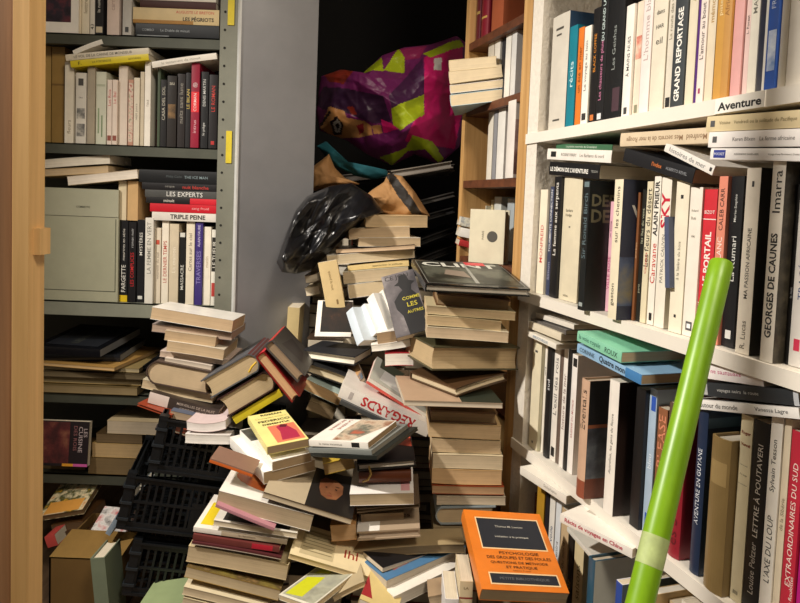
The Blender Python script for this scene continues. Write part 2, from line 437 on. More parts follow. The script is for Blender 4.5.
W_ = '#efe9dd'; CR = '#e8dcc0'; BK = '#141416'
tr = (-.3, .9)
GA = 'books standing on the Aventure shelf'
stand(PR, Z1, [
 (548, 565, 19, '#cfc8ba', 'thick pale grey book', dict(W=.15, deco=[R('#4a463f', .25, .87, .7, .89), R('#4a463f', .3, .82, .6, .835), R('#4a463f', .3, .08, .7, .095), FR('#2b4a6b', 0, 0, 1, 1)])),
 (565, 573, 28, '#157a8c', 'thin teal paperback', dict(deco=[S('récits', '#c9e8ea', .2, .85)])),
 (573.5, 579.7, 29, '#e07a2c', 'thin orange paperback', dict(deco=[S('un été en mer', '#5a2a10', .3, .85)])),
 (580, 586.7, 28, '#efeade', 'narrow white paperback', dict(deco=[S('Le voyage au loin', '#555', .3, .9), R('#333', .2, .05, .8, .12)])),
 (587, 595, 10, '#171516', 'black orange-titled paperback', dict(deco=[S('BLACK COFFEE', '#d98a2a', .45, .78), R('#c8743a', .25, .03, .75, .08)])),
 (595, 603, 0, '#1a1a1c', 'black pink-lettered book', dict(H=.245, deco=[S('DU GRAND LAROUSSE', '#cfe0dc', .55, .98, .8), S('Les chasseurs de pluie', '#c77a9c', .15, .55, .5), R('#dcdcdc', .25, .02, .75, .06)])),
 (603, 619.5, 0, '#131416', 'black grey-titled book', dict(H=.25, deco=[S('Les Geishas', '#8e9490', .3, .62, .2), R('#463038', .55, .05, .95, .2)])),
 (619.5, 629, 7, '#f1ece2', 'cream-white black-titled paperback', dict(deco=[S('À MAINS NUES', '#2b2b2b', .36, .72, .55), R('#444', .3, .03, .7, .09)])),
 (629, 638, 3, '#e9d9c4', 'cream pink-pictured paperback', dict(deco=[R(PIC(['#b8463c', '#e0a08a', '#e9d9c4'], 60), .1, .5, .95, .7), R('#8a8a70', .3, .03, .8, .1)])),
 (638, 647.5, 0, '#f0e2dc', 'pinkish-white paperback', dict(H=.225, deco=[S("L'homme blanc", '#b9a9a4', .3, .9, .5)])),
 (648, 662.5, 0, '#e3dac6', 'wide cream lettered paperback', dict(H=.235, deco=[T(a, '#3c372e', .25, .42 + i * .09, .8, .46 + i * .09) for i, a in enumerate(['eil', 'HAR', 'dans', 'sa'])])),
 (662.5, 669.7, 0, '#dfd7c6', 'narrow cream paperback', dict(H=.23, deco=[S('La route des vents', '#857a60', .3, .9), R('#222', .2, .02, .9, .08)])),
 (669.7, 682.4, 0, '#3c4144', 'dark grey GRAND REPORTAGE paperback', dict(H=.24, deco=[S('*GRAND REPORTAGE', '#f2efe6', .04, .58, .5)])),
 (682.4, 692.5, 0, '#e4d9c0', 'plain straw-coloured paperback', dict(H=.235, deco=[S('A. Vance', '#b8a67c', .6, .8)])),
 (693, 702.3, 0, '#e9dcd2', 'cream purple-edged paperback', dict(H=.23, deco=[R('#552a78', 0, 0, .28, 1), S("L'amour au bout du monde", '#4a3a38', .15, .9, .4, c=.62), R('#a04060', .5, .06, .7, .09)])),
 (702.3, 711.6, 0, '#e0d2b8', 'beige gold-lettered paperback', dict(H=.235, deco=[S('mémoires du fleuve', '#a57a24', .35, .95, .5)])),
 (712, 727, 0, '#c99648', 'wide ochre paperback', dict(H=.24, deco=[R('#bb8840', .55, 0, 1, 1), S('Afrique', '#8a5a1c', .42, .6, .35, c=.75), S('pistes', '#f0dca8', .1, .9, .3, c=.3)])),
 (727.5, 739, 0, '#d6a09c', 'dusty pink paperback', dict(H=.24, deco=[S('Alix Huys', '#f4e4dc', .45, .75, .5)])),
 (739, 746, 0, '#e6c8c0', 'pale pink red-lettered paperback', dict(H=.235, deco=[S('LES RUSES', '#b03a44', .55, .95, .75), S('L. Forest', '#3c2a2a', .25, .5, .5)])),
 (746, 754.6, 0, '#e5dfcf', 'off-white grey-titled paperback', dict(H=.235, deco=[S('MARC TRILLARD', '#6a675c', .38, .8, .5), FP([(0, 0)] * 3, '#333')][:1])),
 (754.6, 760.7, 0, '#8d8375', 'grey-brown paperback', dict(H=.22, off=-.02)),
 (761, 774, 0, '#2f58ad', 'blue white-edged paperback', dict(H=.235, deco=[R('#ece8de', 0, 0, .22, 1), S('FRANÇOIS MIGEAT', '#c7d3ea', .38, .8, .4, c=.65), R(PIC(['#dfe6ef', '#6f8fc4'], 50), .35, .1, .95, .3)])),
 (774.8, 784.6, 0, '#e5dcc6', 'plain cream paperback', dict(H=.235, deco=[S('Chambre avec vue', '#8c8672', .3, .9, .45)])),
 (785, 800, 0, '#eee8dd', 'wide white paperback', dict(H=.24, deco=[S('Chemin faisant', '#57534c', .35, .95, .42)])),
 (800.5, 812, 0, '#e6dac2', 'last cream paperback', dict(H=.235)),
], 'on the Aventure shelf', GA, trange=tr, tlim=(E1 + .001, 9), off=-.012)

GB = 'books standing on the shelf below Aventure'
stand(PR, Z2, [
 (535.8, 543, 190, '#e9dfc8', 'cream red-titled paperback', dict(deco=[S('MONFREID', '#c63a36', .3, .66, .85)], label='cream paperback with red spine title, beside the white end post below Aventure')),
 (543, 549, 187, '#39405a', 'narrow blue-black paperback', dict(deco=[S('TOURMENTE CONNECTION', '#e6e6e6', .4, .97, .8), S('Simon', '#a5a5b8', .1, .35, .6)])),
 (549, 556, 177, '#141416', 'black white-titled paperback', dict(deco=[S('La femme aux serpents', '#e8e4da', .35, .95, .7)])),
 (556.5, 577, 175, '#ddd2b6', 'thick cream book', dict(W=.15, deco=[T('Barbara', '#57503f', .2, .7, .6, .73), T('Hodge', '#57503f', .2, .66, .55, .69), R('#333', .42, .58, .5, .59), T('actes', '#57503f', .25, .03, .6, .05)])),
 (577.5, 583.5, 181, '#15191b', 'black DEP-lettered book', dict(off=.035, W=.16, deco=[S('Sir Ronald Birch', '#5e6f74', .4, .9, .6), R('#6a7a7e', .1, .95, .9, .99), R('#9aa3a0', .2, .03, .8, .06), FT_('*DEP', '#6c6750', .03, .8, .32, .9), FT_('*DE', '#6c6750', .03, .68, .25, .78)])),
 (601, 608, 202, '#e2aebc', 'short pink paperback', dict(off=-.008, deco=[S('VILLE ROSE', '#b3286c', .2, .5, .8), S('un conte', '#6b3a4c', .6, .9, .5)])),
 (607.5, 616, 180, '#e6dbbf', 'cream dark-covered paperback', dict(off=.03, W=.15, deco=[S('sur les chemins', '#3c372e', .55, .95, .4), S('gaston', '#3c372e', .05, .3, .4), FR('#20263a', 0, 0, 1, 1), FT_('W', '#cfcfc6', .05, .7, .5, .82), FR(PIC(['#20263a', '#45536e', '#7a7258'], 20), 0, .1, 1, .45)])),
 (625, 632, 193, '#7d4e2e', 'brown paperback', dict(deco=[S('terre brune', '#d6b48a', .2, .9, .5)])),
 (632.5, 639, 190, '#24241f', 'olive-black paperback', dict(deco=[S('les îles du vent', '#a8a88e', .5, .95, .6), S('paris', '#a8a88e', .1, .4, .6)])),
 (639.5, 645, 182, '#e0d4b4', 'thin cream paperback', dict(deco=[S('Les fleurs du désert', '#222', .4, .95, .8), S('Caravans', '#c0483c', .25, .6, .4)])),
 (645.5, 653, 177, '#efe8da', 'white black-lettered paperback', dict(deco=[S('*ALAIN PRIEUR', '#191919', .6, .97, .85), S('Caravane', '#cc4a40', .28, .55, .7), R('#222', .35, .03, .75, .08)])),
 (653.5, 663.5, 178, '#ece4d4', 'white SKY-lettered paperback', dict(deco=[S('*SKY', '#c5253a', .66, .9, .85), S('PATRICK CAUVIN', '#7c7870', .3, .62, .4)])),
 (668, 681, 181, '#ebe2cb', 'wide cream paperback', dict(deco=[R('#2a2a2a', .4, .88, .6, .905), S("à la lisière du bois", '#8a836f', .35, .6, .3), R('#2a2a2a', .42, .1, .58, .12)])),
 (681.5, 694, 188, '#eee6d8', 'wide white paperback', dict(deco=[T('Roland', '#8a8478', .2, .83, .75, .86), T('Buti', '#8a8478', .2, .78, .6, .81), T('vie', '#8a8478', .3, .66, .6, .69), R('#555', .3, .04, .8, .1), R('#eee', .4, .055, .7, .085)])),
 (694.5, 708.5, 190, '#cf2f3a', 'red LE PORTAIL paperback', dict(deco=[S('*LE PORTAIL', '#f4e9e0', .36, .72, .55), R('#efe4dc', 0, .80, 1, .806), R('#efe4dc', 0, .24, 1, .246), T('BIZOT', '#f4e9e0', .1, .83, .9, .87)])),
 (709, 717.5, 177, '#dd8a72', 'salmon paperback', dict(deco=[S('CALEB CARR', '#2b2320', .68, .93, .6), S('DIABLE BLANC', '#f3ded2', .3, .64, .7)])),
 (718, 733.5, 177, '#17181b', 'black white-lettered paperback', dict(deco=[S('Marie-Sophie', '#c8c8c2', .68, .95, .25), S('La Kumari', '#d9d9d2', .38, .66, .4), R('#d9d9d2', .3, .05, .75, .1)])),
 (735, 749, 169, '#ece2d0', 'white MA PASSION AFRICAINE paperback', dict(off=.012, W=.15, deco=[S('MA PASSION AFRICAINE', '#38332c', .3, .68, .36), S('R. Lucas', '#6a6255', .03, .18, .36), R('#444', .45, .9, .6, .93), FR('#26241f', 0, 0, 1, 1)])),
 (759.5, 772.5, 161, '#eae2d4', 'white bold-titled book', dict(off=.012, W=.15, label='white black-titled book with a dark grainy cover, next to the MA PASSION AFRICAINE spine', deco=[S('*GEORGES DE CAUNES', '#201e1c', .12, .64, .55), S('Imarra', '#201e1c', .72, .97, .6), FR(PIC(['#191715', '#3a352c', '#5c5546'], 45, 3), 0, 0, 1, 1)])),
 (780, 787.5, 185, '#1c1a19', 'black grainy paperback', dict(deco=[S('la nuit', '#aaa', .2, .6, .5)])),
 (788, 803, 168, '#eee8e0', 'white blue-titled paperback', dict(deco=[S('TRAGÉDIE À', '#4c5a86', .32, .68, .5), R('#d83a58', .3, .08, .7, .14)])),
 (803.5, 818, 170, '#d9cdb4', 'outermost beige paperback', {}),
], 'on the shelf below Aventure', GB, trange=tr, tlim=(E1 + .001, 9), off=-.014)

# a slanting slate-blue paperback between the white ones
t_ = PR.t_at(660, Z2)
make_book(Matrix.Translation(PR.P(t_, Z2 + .062, -.004)) @ Matrix(((PR.x.x, 0, dR.x, 0), (PR.x.y, 0, dR.y, 0), (0, 1, 0, 0), (0, 0, 0, 1))) @ Matrix.Rotation(math.radians(-6), 4, 'X'), .11, .1, .009, '#4d5570', 'thin slate-blue booklet slanting between two white spines on the shelf below Aventure', GB)

GC = 'books standing on the low white shelf'
stand(PR, Z3, [
 (528.5, 537, 338, '#e4dabc', 'cream illustrated paperback', dict(off=.004, W=.14, label='cream paperback with drawn cover beside the end post on the low white shelf', deco=[R('#444', .3, .88, .6, .9), R('#444', .4, .05, .55, .07), FR('#d9d3b4', 0, 0, 1, 1), FP([(.1, .25), (.8, .55), (.75, .6), (.1, .32)], '#55534a'), FP([(.2, .5), (.7, .8), (.6, .85), (.2, .6)], '#8d8d7a')])),
 (538, 542.5, 344, '#efe8da', 'slim white paperback', dict(deco=[S('nord', '#333', .6, .9, .6)])),
 (543, 547, 345, '#1d1c1e', 'slim black paperback', dict(deco=[S('sud', '#ddd', .4, .9, .6)])),
 (547.5, 555, 345, '#ece5da', 'white grey-titled paperback', dict(deco=[S("L'exil des rois", '#666', .4, .9, .6), R('#222', .2, .04, .8, .12)])),
 (555.5, 558.5, 347, '#6b5a50', 'slim brown paperback', {}),
 (558.5, 562.5, 347, '#efe9e0', 'slim chalk-white paperback', dict(deco=[S('histoire de la mer', '#7a5a54', .2, .9, .6)])),
 (562.8, 565.5, 349, '#1a191a', 'thin black paperback', {}),
 (565.7, 572, 354, '#f0eae2', 'white red-lettered paperback', dict(deco=[S('SAGESSE DU MONDE', '#a2263a', .3, .62, .7), R('#222', .2, .9, .9, .97)])),
 (576, 584, 378, '#caa78c', 'big dark photo-covered hardback', dict(off=.027, W=.175, hard=True, deco=[S('Éventails', '#2b211c', .55, .95, .6), R('#8b4a34', 0, 0, 1, .15), FR('#17171a', 0, 0, 1, 1), FR('#9a5a3a', 0, .6, 1, .63), FR(PIC(['#2a2b30', '#50545c', '#7e8388'], 22, 5), 0, .17, 1, .6), FR('#6e3a28', 0, 0, 1, .17), FT_('DANI', '#d9b9a4', .25, .05, .95, .11)])),
 (603, 612.5, 379, '#eee7dc', 'white brown-covered paperback', dict(off=.02, W=.15, deco=[S('Autrefois, les gens du fleuve', '#4c4844', .3, .75, .45), FR('#2c1e1a', 0, 0, 1, 1), FP([(.3, .3), (.6, .5), (.4, .7), (.2, .5)], '#57392e')])),
 (629, 638, 387, '#101114', 'plain black book', dict(off=.012, W=.15, deco=[FR('#101216', 0, 0, 1, 1), FT_('L', '#4c5a5c', .2, .5, .5, .6)])),
 (641, 649, 388, '#a9bdd0', 'pale blue paperback', dict(deco=[R('#2f55b0', .3, .05, .9, .14), R('#2f55b0', .3, .85, .9, .95), S('bleu', '#dfe8f0', .3, .7, .5)])),
 (651, 660, 407, '#8e5b3d', 'brown block-lettered book', dict(label='brown book with reddish block letters, beside the pale blue spine', deco=[S('BLEASE', '#d98a6a', .55, .95, .75), R('#dcb894', .1, .3, .9, .36)])),
 (661, 666, 402, '#5c4a3c', 'slim dark brown paperback', {}),
 (667, 679, 392, '#8d1f2c', 'dark red hardback', dict(hard=True, off=.01, W=.15, deco=[S('les 3', '#5a0f18', .05, .25, .6)])),
 (689, 698.5, 405, '#1d2b44', 'dark blue hardback', dict(hard=True, off=.012, W=.15, deco=[S('AVENTURE EN GUYANE', '#d9dde4', .3, .75, .5), FR('#213753', 0, 0, 1, 1), FR('#4b6a86', .0, .88, 1, .94)])),
 (703, 722, 434, '#8a7348', 'short khaki-brown old hardback', dict(off=.012, W=.12, hard=True, deco=[R('#a58c5c', .1, .7, .9, .85), FR('#75603a', 0, 0, 1, 1)])),
 (726, 741, 414, '#e6d9b4', 'cream red-headed book', dict(off=.004, deco=[T('*Roger', '#8a3a20', .12, .88, .88, .93), T('*Vercel', '#8a3a20', .12, .82, .88, .87), T('Remorques', '#7a745e', .2, .72, .8, .75), T('Au large', '#7a745e', .2, .67, .8, .7), T('La caravane', '#7a745e', .15, .62, .85, .65), R('#9a927a', .3, .04, .7, .06)])),
 (741.5, 757, 419, '#151517', 'black LETTRE-titled paperback', dict(deco=[S('LETTRE À POUTAVERI', '#e4e0d6', .4, .88, .4), S('Louise Peltzer', '#c8c4ba', .1, .37, .36)])),
 (757.5, 769, 414, '#ece6da', "white L'AXE DU LOUP paperback", dict(deco=[S("L'AXE DU LOUP", '#2b2926', .2, .52, .5), S('Sylvain Tesson', '#2b2926', .6, .92, .5)])),
 (769.5, 777, 418, '#e2d3b8', 'narrow beige paperback', dict(deco=[S('de la Sibérie', '#8a7c60', .3, .8, .5)])),
 (777.5, 790, 430, '#b8283c', 'bright red paperback', dict(deco=[S('EXTRAORDINAIRES DU SUD', '#f0d8cc', .2, .9, .4), S('Les Roulottes', '#f0d8cc', .05, .4, .25, c=.8)])),
 (790.5, 806, 428, '#b01f78', 'magenta paperback', dict(deco=[S('Voyages en roulotte', '#efc7dc', .1, .85, .45)])),
 (807, 820, 430, '#cfc3aa', 'outermost tan paperback', {}),
], 'on the low white shelf', GC, trange=tr, tlim=(E1 + .001, 9), off=-.014)

GD = 'books standing on the bottom white shelf'
stand(PR, Z4, [
 (520, 523.5, 493, '#7a4636', 'red-brown paperback', dict(off=-.02)),
 (524, 531, 496, '#1f6a66', 'short teal paperback', dict(off=-.005, H=.125)),
 (531, 539, 485, '#b58a2c', 'mustard yellow paperback', dict(deco=[S('soleil', '#5a3a10', .3, .9, .5)])),
 (540, 543.5, 489, '#262226', 'slim black paperback', {}),
 (544, 549, 492, '#e9e4da', 'white blue-lettered paperback', dict(deco=[S('la dernière voile', '#4a5a78', .2, .9, .5)])),
 (549.5, 555, 494, '#dfe2e4', 'pale grey-white paperback', dict(deco=[S('souvenirs', '#666', .2, .9, .5)])),
 (555.5, 563, 507, '#cbb08a', 'tan paperback', dict(deco=[S('le port du nord', '#5a3a20', .2, .9, .45)])),
 (564, 568, 520, '#2b241e', 'dark brown paperback', dict(deco=[S('or', '#b08a3a', .2, .8, .8)])),
 (569, 578, 537, '#d6c49a', 'straw yellow paperback', dict(deco=[S('Les saisons', '#5c5030', .3, .85, .45)])),
 (580.5, 587, 556, '#2c5064', 'petrol blue hardback', dict(off=.05, W=.17, hard=True, deco=[S('promenades', '#9ab4c0', .3, .85, .5), FR('#b8b8ae', 0, 0, 1, 1), FR(PIC(['#8f938c', '#b8b8ae', '#cfcfc4'], 18, 2), .08, .05, 1, .7), FT_('Nicolas', '#3c3c3a', .5, .78, .95, .86), FT_('L', '#3c3c3a', .4, .3, .6, .5)])),
 (607, 613, 580, '#dfe2ea', 'short blue-banded paperback', dict(off=.05, W=.12, deco=[R('#2b4a9a', 0, .8, 1, 1), FR('#4a5a66', 0, 0, 1, 1)])),
 (634, 641, 590, '#b89a68', 'tan hardback', dict(off=.03)),
 (655, 668, 600, '#c9b48c', 'pale tan paperback', {}),
 (670, 690, 600, '#e2dac8', 'wide off-white paperback', {}),
], 'on the bottom white shelf', GD, trange=tr, tlim=(E1 + .001, 9), off=-.016)

def lie(pl, z, x0, x1, t, col, label, group, off=0, L=.13, side='spine', turn=0, pitch=0, roll=0, trange=(-1.5, .9), z1=None, **kw):
    z += .0008; z1 = None if z1 is None else z1 + .0008
    """a book lying on a row or shelf; its near edge follows the shelf, spine or cut edge outward"""
    a, b = pl.t_at(x0, z, off, *trange), pl.t_at(x1, z if z1 is None else z1, off, *trange)
    P0, P1 = pl.P(a, z, off), pl.P(b, z if z1 is None else z1, off)
    u = (P1 - P0); Lu = u.length; u.normalize()
    R3 = Matrix.Rotation(math.radians(turn), 3, 'Z'); u = (R3 @ u)
    h = V((-u.y, u.x, 0)).normalized(); up = u.cross(h).normalized(); h = up.cross(u)
    v = (h * math.cos(math.radians(pitch)) + up * math.sin(math.radians(pitch))).normalized()
    m, W, H = frame(P0, u, v, side, Lu, L)
    return make_book(m, W, H, t, col, label, group, **kw)
def zat(pl, x, y, off=0, tr=(-1.5, .9)):
    """height at which pixel (x, y) meets the shelf's front plane"""
    z = .95
    for _ in range(12):
        t = pl.t_at(x, z, off, *tr); z = bis(lambda q: proj(pl.P(t, q, off))[1] - y, -.2, 2.6)
    return z
def liepx(pl, x0, y0, x1, y1, tpx, col, label, group, off=0, **kw):
    za, zb = zat(pl, x0, y0, off), zat(pl, x1, y1, off)
    a = pl.t_at(x0, za, off, -1.5, .9); q = pl.P(a, za, off)
    zt = zat(pl, x0, y0 - tpx, off)
    return lie(pl, za, x0, x1, zt - za, col, label, group, off, z1=zb, **kw)

GE = 'books laid on top of the standing rows'
liepx(PR, 549, 175, 599, 180, 13, '#131315', 'black LE DÉMON DE L\'AVENTURE paperback lying under a white one below Aventure', GE, off=-.01, L=.13,
      deco=[S("*LE DÉMON DE L'AVENTURE", '#f0ede4', .2, .97, .5, 'down'), S('TESSON', '#9a9a94', .03, .15, .3, 'down')])
liepx(PR, 547, 159.5, 611, 163.5, 10.5, '#efe8de', 'white paperback lying on the black DÉMON DE L\'AVENTURE', GE, off=-.008, L=.12,
      deco=[S('Les Barbares du nord', '#7c766c', .1, .45, .5, 'down'), S('ROSINE PARRY', '#7c766c', .5, .75, .4, 'down'), R('#222', .25, .84, .75, .93)])
liepx(PR, 556, 149.5, 612, 151.5, 5.5, '#3f6b4c', 'green paperback topmost on the small pile under the Aventure shelf', GE, off=-.012, L=.12,
      deco=[S('La grande traversée du Groenland', '#cfe0cc', .15, .9, .5, 'down')])
liepx(PR, 620, 147, 716, 143.5, 13, '#ddc9aa', 'beige paperback lying upside down on the row, tight under the Aventure board', GE, off=-.004, L=.12,
      deco=[S('Monfreid  Mes secrets de la mer Rouge', '#8a6a4c', .08, .92, .5, 'up')])
liepx(PR, 706, 132.5, 806, 128, 15, '#dccaa0', 'cream paperback topmost of three under the Aventure label', GE, off=.006, L=.12,
      deco=[S('Voisine   Vendredi ou la solitude du Pacifique', '#7a6a48', .08, .85, .42, 'down'), R('#555', .3, .9, .7, .95)])
liepx(PR, 708, 148, 806, 147, 15, '#efe9e4', 'white paperback middle of three under the Aventure label', GE, off=.008, L=.12,
      deco=[S('Karen Blixen   La ferme africaine', '#6a6460', .1, .72, .5, 'down'), R('#555', .3, .9, .7, .95)])
liepx(PR, 710, 160, 806, 162, 11, '#ece7e2', 'white paperback with a blue spine tag, lowest of three under the Aventure label', GE, off=.008, L=.12,
      deco=[R('#2c3a8c', .15, .82, .85, .96), T('POCKET', '#e8e8f0', .1, .83, .9, .95, 'down'), S('ALEXANDRA DAVID-NEEL', '#5a5650', .45, .72, .42, 'down'), S("Voyage d'une Parisienne à Lhassa", '#5a5650', .06, .36, .5, 'down')])
liepx(PR, 623, 161.5, 692, 184.5, 13, '#191a1e', 'black paperback lying aslant across the row below Aventure', GE, off=-.002, L=.12, side='spine',
      deco=[S("l'index", '#d9793a', .42, .56, .6, 'down'), S('ALBERTO REVEL', '#8e9094', .08, .36, .4, 'down')], pages='#9c7c5a')
liepx(PR, 664, 151.5, 712, 176, 9, '#e9e4dc', 'white paperback sloping down over the black aslant one below Aventure', GE, off=-.004, L=.12,
      deco=[S('histoires de mer', '#777', .15, .9, .5, 'down'), R('#333', .3, .03, .7, .07)])
# on the low shelf's row
GF = 'books laid on the low row'
liepx(PR, 527, 336, 556, 350, 5, '#e8e2d4', 'white paperback with blue lettering laid on the low row beside the post', GF, off=.01, L=.13, turn=0,
      deco=[S('BIBLIOTHÈQUE', '#2f6f9a', .1, .95, .7, 'down')])
liepx(PR, 529, 328.5, 561, 341.5, 7, '#ddd2ba', 'cream paperback second in the small heap on the low row', GF, off=.006, L=.13)
liepx(PR, 531, 323.5, 566, 335.5, 4.5, '#5c5854', 'dark grey paperback laid under the white topmost one, low row', GF, off=.0, L=.13)
liepx(PR, 536, 317.5, 574, 330, 4.5, '#e4ddd0', 'white paperback topmost in the small heap beside the end post', GF, off=-.01, L=.14)
liepx(PR, 577, 352.5, 641, 385.5, 9, '#8fb6d6', 'pale blue Quatre mondes paperback under the turquoise one', GF, off=.018, L=.13,
      deco=[S('*Quatre mondes', '#16202c', .12, .62, .75, 'down'), R('#3f7ab0', 0, 0, 1, .22), S('CORINNE', '#1c2530', .7, .95, .6, 'down')], pages='#a8906a')
liepx(PR, 577, 341, 621, 363.5, 10, '#86c8a8', 'turquoise-spined paperback lying on the pale blue one, low row', GF, off=.024, L=.125,
      deco=[S('la voie royale', '#1f5c50', .45, .95, .6, 'down'), S('ROUX', '#1f3c34', .08, .35, .6, 'down')], pages='#b89c70')
for o in BOOKS[-1:]: pass
liepx(PR, 688, 408.5, 800, 420, 9, '#e8e4de', 'white autour du monde paperback lowest of three by the pole', GF, off=.002, L=.12,
      deco=[S('Vanessa Lagre', '#3a3a3c', .08, .35, .5, 'down'), S('elle autour du monde', '#3a3a3c', .5, .95, .5, 'down')])
liepx(PR, 692, 395, 800, 407, 13, '#2c3034', 'slate-black paperback middle of three lying by the pole', GF, off=-.002, L=.12,
      deco=[R('#b9bcc0', 0, .0, 1, .04), S('voyages noirs  la route', '#c8c8c4', .3, .75, .3, 'down'), R(PIC(['#8a8c8e', '#c8c8c4'], 60, 1), .1, .82, .9, .97)])
liepx(PR, 686, 376, 764, 387.5, 15, '#ebe4e0', 'white paperback with pink lettering topmost of three by the pole', GF, off=-.004, L=.12,
      deco=[S('aventures au pays', '#c2487a', .15, .9, .3, 'up')])
# on the bottom shelf's row
GG = 'books laid on the bottom row'
def lieflat(q, tpx, off, col, label, group, L=.11, **kw):
    """a level book on top of a row, its spine running between two picture points; the near end lies off in front of the shelf line"""
    z = zat(PR, q[2], q[3], off)
    P1 = atz(q[2], q[3], z); P0 = atz(q[0], q[1], z)
    t = tpx * P1.y / F
    u = P1 - P0; Lu = u.length; u.normalize()
    m, W, H = frame(P0, u, V((-u.y, u.x, 0)), 'spine', Lu, L)
    print('lieflat', round(z, 3), 'top', round(z + t, 3), 'board', round(Z3 - .02, 3), 'length', round(Lu, 3), 'left off', round((P0 - PR.P(0, 0)).dot(PR.n), 3))
    return make_book(m, W, H, t, col, label, group, **kw)
lieflat((520, 474, 566, 504.5), 9, .012, '#e3ded2', 'cream-white paperback with small blue picture lying below the low shelf', GG, L=.12,
      deco=[S('Stéphane', '#9a968c', .1, .55, .5, 'down'), FR('#4a6a96', .2, .16, .5, .4)], pages='#bfae90')
lieflat((560, 522, 632, 558.5), 10, .012, '#e6e0d6', 'white Récits de voyages en Chine paperback lying over the bottom row', GG, L=.14,
      deco=[S('*Récits de voyages en Chine', '#b03a4c', .12, .93, .6, 'down'), FR('#b4aca0', .3, .72, .42, .85), FR('#c4bcb0', .45, .42, .58, .54)], pages='#bfae90')
lieflat((567, 531, 592, 560), 5, .012, '#dcd8cc', 'white paperback slipping under the Récits de voyages en Chine one', GG, L=.11)
# ------------------------------------------------------------------ pine bookcase beyond the white one
pine = WOOD('#d0a56a', '#a87c46', 2); pine_h = WOOD('#6a3c22', '#4a2815', 0)
PN = Plane(PR.P(0, 0, 0), dR)
trp = (-1.2, .3)
tp1 = PN.t_at(525.5, .95, 0, *trp); tp0 = PN.t_at(515, .95, 0, *trp); tq1 = PN.t_at(470, .95, 0, *trp); tq0 = PN.t_at(458.5, .95, 0, *trp)
pc = thing('pine_bookcase', 'narrow pine bookcase with dark brown shelves of small books beyond the white bookcase', 'bookcase', Matrix.Translation(PN.P((tp0 + tq0) / 2, 0, -.1)))
RX2 = Matrix(((dR.x, PN.x.x, 0, A1.x), (dR.y, PN.x.y, 0, A1.y), (0, 0, 1, 0), (0, 0, 0, 1)))
E0b = min(tp1, E0 - .002)
mb = MB(); mb.box((tp0, 0, 0), (E0b, .28, 2.1), pine, RX2); mb.build('side_panel', pc)
mb = MB(); mb.box((tq0, 0, 0), (tq0 + .02, .28, 2.1), pine, RX2); mb.build('side_panel', pc)
mb = MB(); mb.box((tq0, .27, 0), (tp0, .28, 2.1), M('#4a3222', .8), RX2); mb.build('back_panel', pc)
ZP = [zat(PN, 495, y, 0, trp) for y in (29, 100, 179, 264)]
for z in ZP + [ZP[-1] - .3, ZP[0] + .24]:
    mb = MB(); mb.box((tq0 + .02, .002, z - .018), (tp0, .27, z), pine_h, RX2); mb.build('shelf', pc)
GP = 'small books in the pine bookcase'
stand(PN, ZP[0], [
 (474, 480, -10, '#5a1420', 'maroon hardback', dict(H=.17, hard=True, label='maroon hardback farthest along the top shelf of the pine bookcase', deco=[R('#a88a4a', .1, .4, .9, .44)])),
 (480.5, 488, -10, '#7c1828', 'crimson hardback', dict(H=.165, hard=True, label='crimson hardback between maroon and orange-brown spines, top of the pine bookcase', deco=[R('#c09a50', .1, .3, .9, .33)])),
 (491, 503, -10, '#a85a3a', 'orange-brown book', dict(H=.16, label='orange-brown book next to the post, top shelf of the pine bookcase')),
], 'on the top shelf of the pine bookcase', GP, trange=trp, tlim=(tq0 + .021, tp0 - .001), W0=.11, off=-.02)
stand(PN, ZP[1], [
 (486, 492, 35, '#c8c0b0', 'dull grey pocket book', {}), (492.5, 498, 33, '#e0dbd0', 'off-white pocket book', {}),
 (498.5, 503, 30, '#2c2c30', 'black pocket book', {}), (503.5, 509, 30, '#e8e4da', 'chalky white pocket book', {}), (509.5, 514.5, 27, '#d8d6d2', 'silver-white pocket book', {}),
], 'behind the jutting pine bookcase paperbacks', GP, trange=trp, tlim=(tq0 + .021, tp0 - .001), W0=.11, off=-.02)
stand(PN, ZP[2], [
 (486, 491, 113, '#dcd5c6', 'greyish white book', {}), (491.5, 495, 108, '#8d8d90', 'thin grey book', {}), (495.5, 503, 109, '#e6e2da', 'tall white book', {}),
 (505, 513, 102, '#e0d8cf', 'white photo-covered book', dict(W=.13, off=.02, deco=[FR(PIC(['#3c2a2c', '#a07a72', '#d9c4bc'], 14, 4), 0, .05, 1, .75), FT_('Madame', '#3a2a2a', .1, .8, .9, .92)])),
], 'on the middle pine shelf', GP, trange=trp, tlim=(tq0 + .021, tp0 - .001), W0=.11, off=-.02)
stand(PN, ZP[3], [
 (469, 477, 206, '#b8b4a0', 'small sage-grey book', dict(off=-.05)), (478, 491, 200, '#cdbf96', 'small straw-coloured book', dict(off=-.06, deco=[T("John's", '#3a3322', .1, .8, .9, .95)])), (492, 499, 197, '#c8ccc4', 'small pale green-grey book', dict(off=-.06)),
 (505, 512, 199, '#a4adb0', 'small blue-grey book', dict(off=-.05)),
], 'behind the pine bookcase emblem book', GP, trange=trp, tlim=(tq0 + .021, tp0 - .001), W0=.1)
